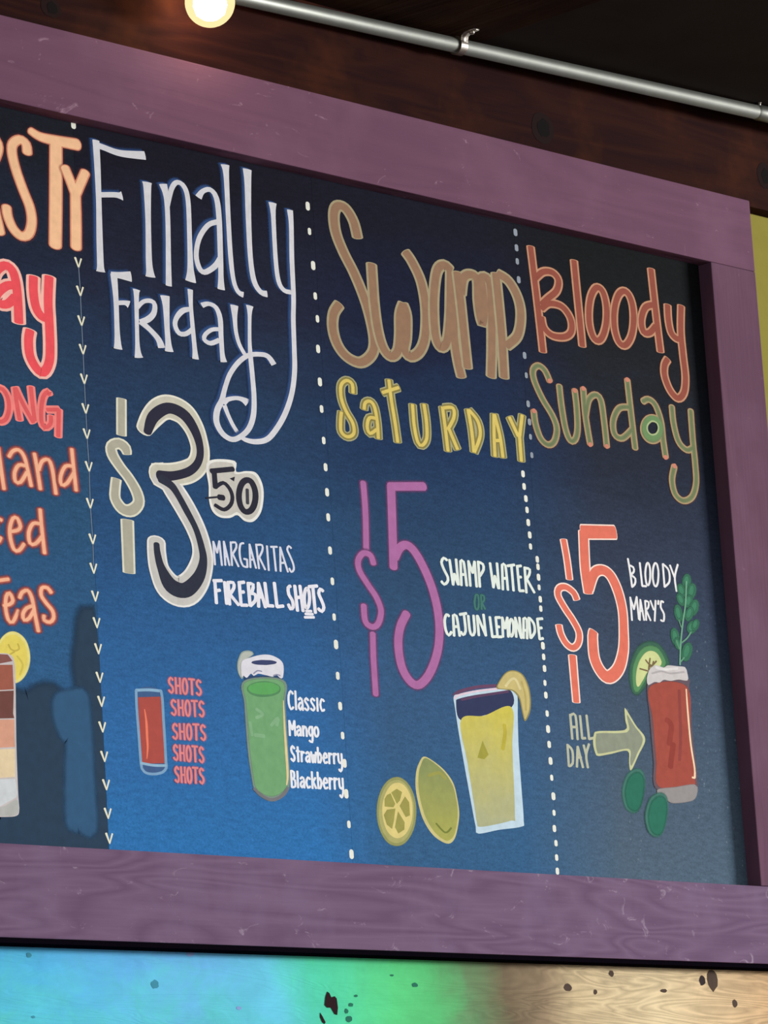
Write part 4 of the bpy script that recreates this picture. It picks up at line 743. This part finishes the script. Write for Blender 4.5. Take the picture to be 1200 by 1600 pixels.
for (cx, cz, rx, rz, sd) in HEADKNOTS:
    disc_poly('knot', blob(cx, Z0 + cz, rx, rz, 14, sd, 0.1), HK2, head, -0.0044)
    disc_poly('knot', blob(cx + 0.002, Z0 + cz, rx * 0.55, rz * 0.6, 12, sd + 1, 0.15), HK, head, -0.0047)

# ------------------------------------------------------------------ the framed menu board
board = bpy.data.objects.new('menu_board', None); COL.objects.link(board); board.location = (0, 0, Z0)
tag(board, 'long dark blue hand-painted drinks menu board in a purple wooden frame', 'menu board')
DEP = -0.031
box('frame_rail', (-0.93, 1.984, DEP, 0.018, 1.190, 1.332), PURPLE, board, bev=0.0025)
box('frame_rail', (-0.93, 2.10, DEP, 0.018, -0.148, -0.004), PURPLE_LOW, board, bev=0.0025)
box('frame_stile', (1.848, 1.984, DEP, 0.018, -0.0035, 1.1895), PURPLE_V, board, bev=0.0025)
box('frame_stile', (-0.93, -0.80, DEP, 0.018, -0.0035, 1.1895), PURPLE_V, board, bev=0.0025)
box('rail_shade_strip', (-0.93, 2.10, -0.026, 0.018, -0.1555, -0.148), plain('matt_black_strip', (14, 10, 18), 1.0, 0.0, 0.1, 30), board)  # black strip added to stand in for the shade under the bottom rail
XS = (-0.80, 0.2285, 0.7855, 1.3135, 1.848)
for k in range(4):
    p = box('panel', (XS[k] + 0.0002, XS[k + 1] - 0.0002, 0.0, 0.017, -0.004, 1.19), PANEL, board)
box('panel_backing', (-0.80, 1.848, 0.0172, 0.018, -0.004, 1.19), BLACKM, board)

KX = 0.71                                   # the brush is wider than tall on the board
def unpack(f, n=3): return [tuple(f[i:i + n]) for i in range(0, len(f), n)]
def resample(pts):
    """Catmull-Rom through (u,v,w) points given in half millimetres; returns metres"""
    P = [(a * 0.0005, b * 0.0005, c * 0.0005) for a, b, c in pts]
    closed = len(P) > 3 and P[0][:2] == P[-1][:2]
    if len(P) == 2: out = [P[0], P[1]]
    else:
        out = []
        for i in range(len(P) - 1):
            p1, p2 = P[i], P[i + 1]
            p0 = P[i - 1] if i > 0 else (P[-2] if closed else p1)
            p3 = P[i + 2] if i + 2 < len(P) else (P[1] if closed else p2)
            L = math.hypot(p2[0] - p1[0], p2[1] - p1[1]); n = max(2, min(10, int(L / 0.006) + 1))
            for k in range(n):
                t = k / n; q = []
                for a, b, c, d in zip(p0, p1, p2, p3):
                    q.append(0.5 * ((2 * b) + (c - a) * t + (2 * a - 5 * b + 4 * c - d) * t * t + (3 * b - a - 3 * c + d) * t ** 3))
                out.append(tuple(q))
        out.append(P[-1])
    return out, closed
EPS = 0.000008                              # every stroke lies a hair above the one before it
def ribbon(V, F, pts, add, dx, dz, y, cap=0.7, A=None):
    """brush stroke as a flat ribbon with rounded ends; with A the stroke also stores how thick the paint is (1 centre, 0 edge)"""
    R, closed = resample(pts)
    Q = [(a * KX, b, max(0.0012, c + add * 0.0005) / 2) for a, b, c in R]; n = len(Q); base = len(V); k = 2 if A is None else 3
    nor = []
    for i in range(n):
        a = Q[i - 1] if i > 0 else (Q[n - 2] if closed else Q[0]); b = Q[i + 1] if i + 1 < n else (Q[1] if closed else Q[-1])
        tx, tz = b[0] - a[0], b[1] - a[1]; L = math.hypot(tx, tz) or 1; nor.append((-tz / L, tx / L))
    def put(x, z, t=0.0, s=0.0):
        V.append((x / KX + dx * 0.0005, y - EPS * t, z + dz * 0.0005))
        if A is not None: A.append(s)
    for i, ((x, z, r), (nx, nz)) in enumerate(zip(Q, nor)):
        put(x + nx * r, z + nz * r, i / n); put(x - nx * r, z - nz * r, i / n)
        if k == 3: put(x, z, i / n, 1.0)
    for i in range(n - 1):
        j = base + k * i
        if k == 2: F.append((j, j + 1, j + 3, j + 2))
        else: F += [(j, j + 2, j + 5, j + 3), (j + 2, j + 1, j + 4, j + 5)]
    if not closed:
        for e in (0, n - 1):
            x, z, r = Q[e]; nx, nz = nor[e]; s = -1 if e == 0 else 1; tx, tz = nz * s, -nx * s
            ids = [base + k * e]
            for q in range(1, 7):
                a = math.pi * q / 7; put(x + (nx * math.cos(a) + tx * math.sin(a) * cap) * r, z + (nz * math.cos(a) + tz * math.sin(a) * cap) * r, e / n); ids.append(len(V) - 1)
            ids.append(base + k * e + 1)
            if k == 2: F.append(tuple(ids))
            else: F += [(base + k * e + 2, p, q) for p, q in zip(ids, ids[1:])]
def feather(P, f):
    """outline P grown by f (metres, along the outline's normals)"""
    n = len(P); area2 = sum(P[i][0] * P[(i + 1) % n][1] - P[(i + 1) % n][0] * P[i][1] for i in range(n)); s = 1 if area2 > 0 else -1; out = []
    for i in range(n):
        a, b = P[i - 1], P[(i + 1) % n]; tx, tz = b[0] - a[0], b[1] - a[1]; L = math.hypot(tx, tz) or 1
        out.append((P[i][0] + s * tz / L * f * 1.3, P[i][1] - s * tx / L * f))
    return out
STYLES = {   # layers from the bottom up: extra width, colour, shift right, shift up (half millimetres)
 'orange_big': [(22, (128, 66, 68, 1)), (5, (218, 142, 114)), (-3, (255, 204, 160))],
 'red_pink': [(17, (255, 196, 182)), (0, (248, 90, 98))],
 'coral': [(12, (252, 142, 136)), (-2, (232, 100, 102))],
 'peach': [(24, (150, 76, 84, 1)), (13, (222, 126, 108, 1)), (-3, (255, 190, 154))],
 'white_blue': [(12, (54, 82, 132, 1), -11, 4), (-2, (222, 222, 228))],
 'cream_grey': [(11, (230, 229, 208)), (-1, (180, 178, 160))],
 'white_thin': [(-1, (222, 226, 242))], 'white_bold': [(0, (240, 240, 250))], 'white_small': [(0, (238, 242, 250))],
 'white_green': [(0, (232, 242, 234))], 'white_thin2': [(0, (238, 238, 240))], 'grey_small': [(0, (186, 190, 168))],
 'green_faint': [(10, (60, 108, 112, 1)), (-1, (70, 122, 114))],
 'pink': [(9, (176, 110, 144, 1)), (-1, (232, 140, 140))],
 'tan': [(13, (172, 160, 128)), (-2, (154, 121, 97))],
 'yellow_olive': [(13, (172, 172, 134)), (5, (142, 132, 76)), (-8, (224, 202, 110))],
 'purple': [(20, (124, 76, 128, 1)), (10, (164, 102, 156, 1)), (-3, (176, 112, 166))],
 'brick': [(24, (96, 52, 44, 1)), (11, (198, 148, 118)), (-2, (152, 84, 70))],
 'green_tan': [(28, (120, 78, 66, 1)), (14, (180, 154, 116)), (6, (146, 144, 108)), (-1, (114, 126, 90))],
 'coral_white': [(8, (254, 228, 216)), (-2, (228, 120, 100))],
}
CAPS = {'white_blue': 0.12, 'tan': 0.35, 'cream_grey': 0.15, 'coral_white': 0.25, 'brick': 0.3, 'red_pink': 0.3, 'yellow_olive': 0.3, 'coral': 0.4}
STEP = 0.00002
LEVEL = {}
def stack_level(boxes, height):
    """paint that overlaps earlier paint goes on top of it; boxes = footprints (x0, x1, z0, z1)"""
    cells = set()
    for x0, x1, z0, z1 in boxes:
        for i in range(int(x0 // 0.008), int(x1 // 0.008) + 1):
            for j in range(int(z0 // 0.008), int(z1 // 0.008) + 1): cells.add((i, j))
    y = min([LEVEL.get(c, -0.00012) for c in cells]) - 0.00002
    for c in cells: LEVEL[c] = y - height
    return y
def emit(name, label, lists):
    """lists: (paint, (verts, faces, thickness or None)) from the bottom up -> one mesh with one slot per paint"""
    me = bpy.data.meshes.new(name); V, F, I, S, mats = [], [], [], [], []
    allv = [p for _, q in lists for p in q[0]]; top = max(p[1] for p in allv); boxes = []
    for _, q in lists:
        for f in q[1]:
            xs = [q[0][i][0] for i in f]; zs = [q[0][i][2] for i in f]; boxes.append((min(xs), max(xs), min(zs), max(zs)))
    base = stack_level(boxes, top - min(p[1] for p in allv)) - top
    for mt, q in lists:
        if mt not in mats: mats.append(mt)
        o = len(V); V += [(p[0], p[1] + base, p[2]) for p in q[0]]; F += [tuple(o + i for i in f) for f in q[1]]; I += [mats.index(mt)] * len(q[1])
        S += q[2] if len(q) > 2 and q[2] else [1.0] * len(q[0])
    me.from_pydata(V, [], F)
    me.attributes.new('soft', 'FLOAT', 'POINT').data.foreach_set('value', S)
    for mt in mats: me.materials.append(mt)
    me.polygons.foreach_set('material_index', I); fix_normals(me); me.update()
    o = bpy.data.objects.new(name, me); COL.objects.link(o); o.parent = board
    if label: o['label'] = label
    return o
for name, label, style, letters in WORDS:
    lay = STYLES[style]; lists = []; ylev = [-0.0004 - 0.0002 * q for q in range(len(lay))]
    for li, strokes in enumerate(letters):
        for k, L in enumerate(lay):
            add, colr = L[0], L[1]; dx, dz = (L[2], L[3]) if len(L) > 2 else (0, 0)
            soft = len(colr) == 4; A = [] if soft else None
            V, F = [], []; y = ylev[k] if style == 'white_blue' else ylev[0]
            for s in strokes:
                ribbon(V, F, unpack(s), add, dx, dz, y, CAPS.get(style, 0.7), A); y -= EPS * 1.2
            ylev[k if style == 'white_blue' else 0] = y
            lists.append((paint(colr[:3], soft=soft), (V, F, A)))
    emit(name, label, lists)
for name, label, items in PICS:
    lists = []
    for k, (kind, colr, f) in enumerate(items):
        y = -0.0003 - STEP * k if name == 'painted_patch' else -0.0004 - STEP * k
        V, F = [], []; A = None
        if kind == 'S': ribbon(V, F, unpack(f), 0, 0, 0, y); mt = paint(colr)
        else:
            pts = unpack(f, 2) 
            sm, _ = resample([(a, b, 1) for a, b in pts] + [pts[0] + (1,)]) if len(pts) > 6 else ([(a * 0.0005, b * 0.0005) for a, b in pts] + [None], 0)
            P = [q[:2] for q in sm[:-1]]; A = None
            V = [(a, y, b) for a, b in P]; F = [tuple(t) for t in tessellate_polygon([[Vector((a, b, 0)) for a, b in P]])]
            if kind == 'P': mt = paint(colr)
            elif kind == 'F':                           # feathered edge
                n = len(P); mt = paint(colr[0], soft=True); V += [(a, y, b) for a, b in feather(P, colr[1] * 0.0005)]; A = [1.0] * n + [0.0] * n
                F += [(i, (i + 1) % n, n + (i + 1) % n, n + i) for i in range(n)]
            else: mt = paint(colr[0], colr[1], (Z0 + min(q[1] for q in P), Z0 + max(q[1] for q in P)))
        if name == 'painted_patch': V = [(min(a, XS[1] - 0.0002), b, max(c, -0.004)) for a, b, c in V]     # stays on its own panel
        lists.append((mt, (V, F, A)))
    emit(name, label, lists)

# dividers: a chain of little V ticks, two dotted lines
CREAM = paint((240, 238, 212)); DOTC = paint((236, 238, 226)); DIM = paint((150, 160, 172)); LINE = paint((120, 134, 156))
V, F = [], []
ribbon(V, F, [(-13, 16, 7), (0, -15, 4)], 0, 0, 0, 0); ribbon(V, F, [(13, 16, 5), (0, -15, 4)], 0, 0, 0, -0.00002)
tick = bpy.data.meshes.new('painted_tick'); tick.from_pydata(V, [], F); fix_normals(tick); tick.materials.append(CREAM)
for k, (u, v) in enumerate(TICKS):
    o = bpy.data.objects.new('painted_tick', tick); COL.objects.link(o); o.parent = board; o.location = (u * 0.0005, stack_level([(u * 0.0005 - 0.007, u * 0.0005 + 0.007, v * 0.0005 - 0.009, v * 0.0005 + 0.009)], 0.00012), v * 0.0005)
    if 0 < k < 11:
        V, F = [], []; u0, v0 = TICKS[k - 1]; ribbon(V, F, [(u0, v0 - 14, 2.5), (u, v + 10, 2.5)], 0, 0, 0, -0.0006); emit('painted_line', None, [(LINE, (V, F))])
V, F = [], []; ribbon(V, F, [(0, 6, 13), (0, -6, 13)], 0, 0, 0, 0, 1.0)
for nm, c in (('a', DOTC), ('b', DIM)):
    me = bpy.data.meshes.new('painted_dot'); me.from_pydata(V, [], F); fix_normals(me); me.materials.append(c)
    if nm == 'a': dotm = me
    else: dimm = me
for k, (u, v) in enumerate(DOTS_A + DOTS_B + [TICK0]):
    i = k - len(DOTS_A); o = bpy.data.objects.new('painted_dot', dimm if i in (0, 1, 2, 3, 4, 5, 6, 7, 8, 9) else dotm)
    COL.objects.link(o); o.parent = board; o.location = (u * 0.0005, stack_level([(u * 0.0005 - 0.004, u * 0.0005 + 0.004, v * 0.0005 - 0.006, v * 0.0005 + 0.006)], 0.00002), v * 0.0005); s = random.Random(k).uniform(0.85, 1.15)
    o.scale = (s, 1, s * (1.15 if i < 0 else 1.0))

# ------------------------------------------------------------------ conduit with strap and coupling
A = Vector((-1.2, -0.020, Z0 + 1.4475)); Bp = Vector((2.9, -0.095, Z0 + 1.507))
A = Vector(PIPE[0]) + Vector((0, 0, Z0)); Bp = Vector(PIPE[1]) + Vector((0, 0, Z0))
pd = (Bp - A).normalized()
conduit = bpy.data.objects.new('conduit_pipe', None); COL.objects.link(conduit); conduit.location = A; conduit.rotation_euler = pd.to_track_quat('X', 'Z').to_euler()
tag(conduit, 'galvanised steel conduit pipe running under the ceiling above the board', 'pipe')
PL = (Bp - A).length; RP = 0.0138
lathe('pipe', [(0.0, -1.4), (RP, -1.4), (RP, PIPE_JOINT), (0.0, PIPE_JOINT)], STEEL, conduit, axis='X')
lathe('pipe', [(0.0, PIPE_JOINT + 0.001), (RP, PIPE_JOINT + 0.001), (RP, PL), (0.0, PL)], STEEL, conduit, axis='X')
cpl = lathe('coupling', [(RP * 1.0, PIPE_JOINT - 0.004), (RP * 1.13, PIPE_JOINT + 0.002), (RP * 1.13, PIPE_JOINT + 0.06), (RP, PIPE_JOINT + 0.064)], STEEL, conduit, axis='X')
for dx in (-0.008, 0.028):
    lathe('screw', [(0.0, 0.012), (0.0035, 0.011), (0.0045, 0.008), (0.0045, 0.004), (0.0028, 0.003), (0.0028, -0.004)], CLAMP, cpl, loc=(PIPE_JOINT + dx + 0.012, -0.006, RP * 1.0), seg=12)
# strap: a band round the pipe with one ear screwed to the ceiling
def strap():
    ss = PIPE_STRAP; hw = 0.0085; r0, r1 = RP + 0.0004, RP + 0.0032
    prof = []
    for k in range(0, 25):
        a = math.radians(100 + 250 * k / 24)
        prof.append((math.cos(a), math.sin(a)))
    V, F = [], []
    for (cy, cz) in prof:
        for r in (r0, r1):
            for x in (-hw, hw): V.append((ss + x, cy * r, cz * r))
    n = len(prof)
    for i in range(n - 1):
        b = i * 4; c = b + 4
        F += [(b + 2, b + 3, c + 3, c + 2), (b, c, c + 1, b + 1), (b, b + 2, c + 2, c), (b + 1, c + 1, c + 3, b + 3)]
    F += [(0, 1, 3, 2), (4 * n - 4, 4 * n - 2, 4 * n - 1, 4 * n - 3)]
    me = bpy.data.meshes.new('strap_band'); me.from_pydata(V, [], F); me.validate()
    o = link('strap', me, [CLAMP], conduit)
    bm = bmesh.new(); bm.from_mesh(me); bmesh.ops.recalc_face_normals(bm, faces=bm.faces); bm.to_mesh(me); bm.free()
    # ear: rises from the pipe's front, then bends forward flat towards the ceiling
    path = [(-RP - 0.0015, 0.000), (-RP - 0.0018, 0.008), (-RP - 0.004, 0.014), (-RP - 0.010, 0.0175), (-RP - 0.020, 0.0185), (-RP - 0.034, 0.0185)]
    V, F = [], []
    for i, (y, z) in enumerate(path):
        t = 0.0014; h = hw * (0.75 if i == len(path) - 1 else 1.0)
        a = path[max(0, i - 1)]; b = path[min(len(path) - 1, i + 1)]; ty, tz = b[0] - a[0], b[1] - a[1]; L = math.hypot(ty, tz); ny, nz = -tz / L * t, ty / L * t
        V += [(ss - h, y + ny, z + nz), (ss + h, y + ny, z + nz), (ss + h, y - ny, z - nz), (ss - h, y - ny, z - nz)]
    for i in range(len(path) - 1):
        for k in range(4): F.append((i * 4 + k, i * 4 + (k + 1) % 4, i * 4 + 4 + (k + 1) % 4, i * 4 + 4 + k))
    F += [(0, 3, 2, 1), (len(V) - 4, len(V) - 3, len(V) - 2, len(V) - 1)]
    me = bpy.data.meshes.new('strap_ear'); me.from_pydata(V, [], F)
    bm = bmesh.new(); bm.from_mesh(me); bmesh.ops.recalc_face_normals(bm, faces=bm.faces); bm.to_mesh(me); bm.free()
    for p in me.polygons: p.use_smooth = True
    e = link('strap_ear', me, [CLAMP], o)
    lathe('screw', [(0.0, -0.0045), (0.004, -0.004), (0.005, -0.002), (0.005, 0.0), (0.0, 0.001)], CLAMP, o, loc=(ss, -RP - 0.022, 0.0165), seg=12)
strap()

# ------------------------------------------------------------------ bare light bulb
BX, BY, BZ = BULB
lamp = bpy.data.objects.new('light_bulb', None); COL.objects.link(lamp); lamp.location = (BX, BY, Z0 + BZ)
tag(lamp, 'glowing warm white bulb hanging in front of the dark header', 'light bulb')
mt, nt, b = newmat('glowing_bulb_glass'); nt.nodes.remove(b)
em = N(nt, 'ShaderNodeEmission'); em.inputs[0].default_value = (1.0, 0.74, 0.36, 1); em.inputs[1].default_value = 1.6
tr = N(nt, 'ShaderNodeBsdfTransparent'); ms = N(nt, 'ShaderNodeMixShader'); ms.inputs[0].default_value = 0.5
nt.links.new(tr.outputs[0], ms.inputs[1]); nt.links.new(em.outputs[0], ms.inputs[2]); nt.links.new(ms.outputs[0], nt.nodes['Material Output'].inputs[0]); GLASS = mt
mt, nt, b = newmat('bulb_glow_core'); nt.nodes.remove(b)
em = N(nt, 'ShaderNodeEmission'); em.inputs[0].default_value = (1.0, 0.72, 0.42, 1); em.inputs[1].default_value = BULB_POWER
nt.links.new(em.outputs[0], nt.nodes['Material Output'].inputs[0]); CORE = mt
R = 0.042
prof = [(0.0005, -R)] + [(R * math.cos(math.radians(a)), R * math.sin(math.radians(a))) for a in range(-80, 25, 8)] + [(0.036, 0.026), (0.029, 0.042), (0.020, 0.056), (0.0145, 0.066), (0.0135, 0.074)]
lathe('bulb_glass', prof, GLASS, lamp)
lathe('bulb_core', [(0.0005, -0.030), (0.014, -0.028), (0.024, -0.020), (0.0285, -0.006), (0.027, 0.008), (0.020, 0.022), (0.013, 0.036), (0.010, 0.055), (0.0005, 0.058)], CORE, lamp)
lathe('socket', [(0.0005, 0.0738), (0.0145, 0.0738), (0.0165, 0.076), (0.0165, 0.100), (0.019, 0.103), (0.019, 1.515 - BZ - 0.002), (0.0005, 1.515 - BZ - 0.001)], BLACKM, lamp)
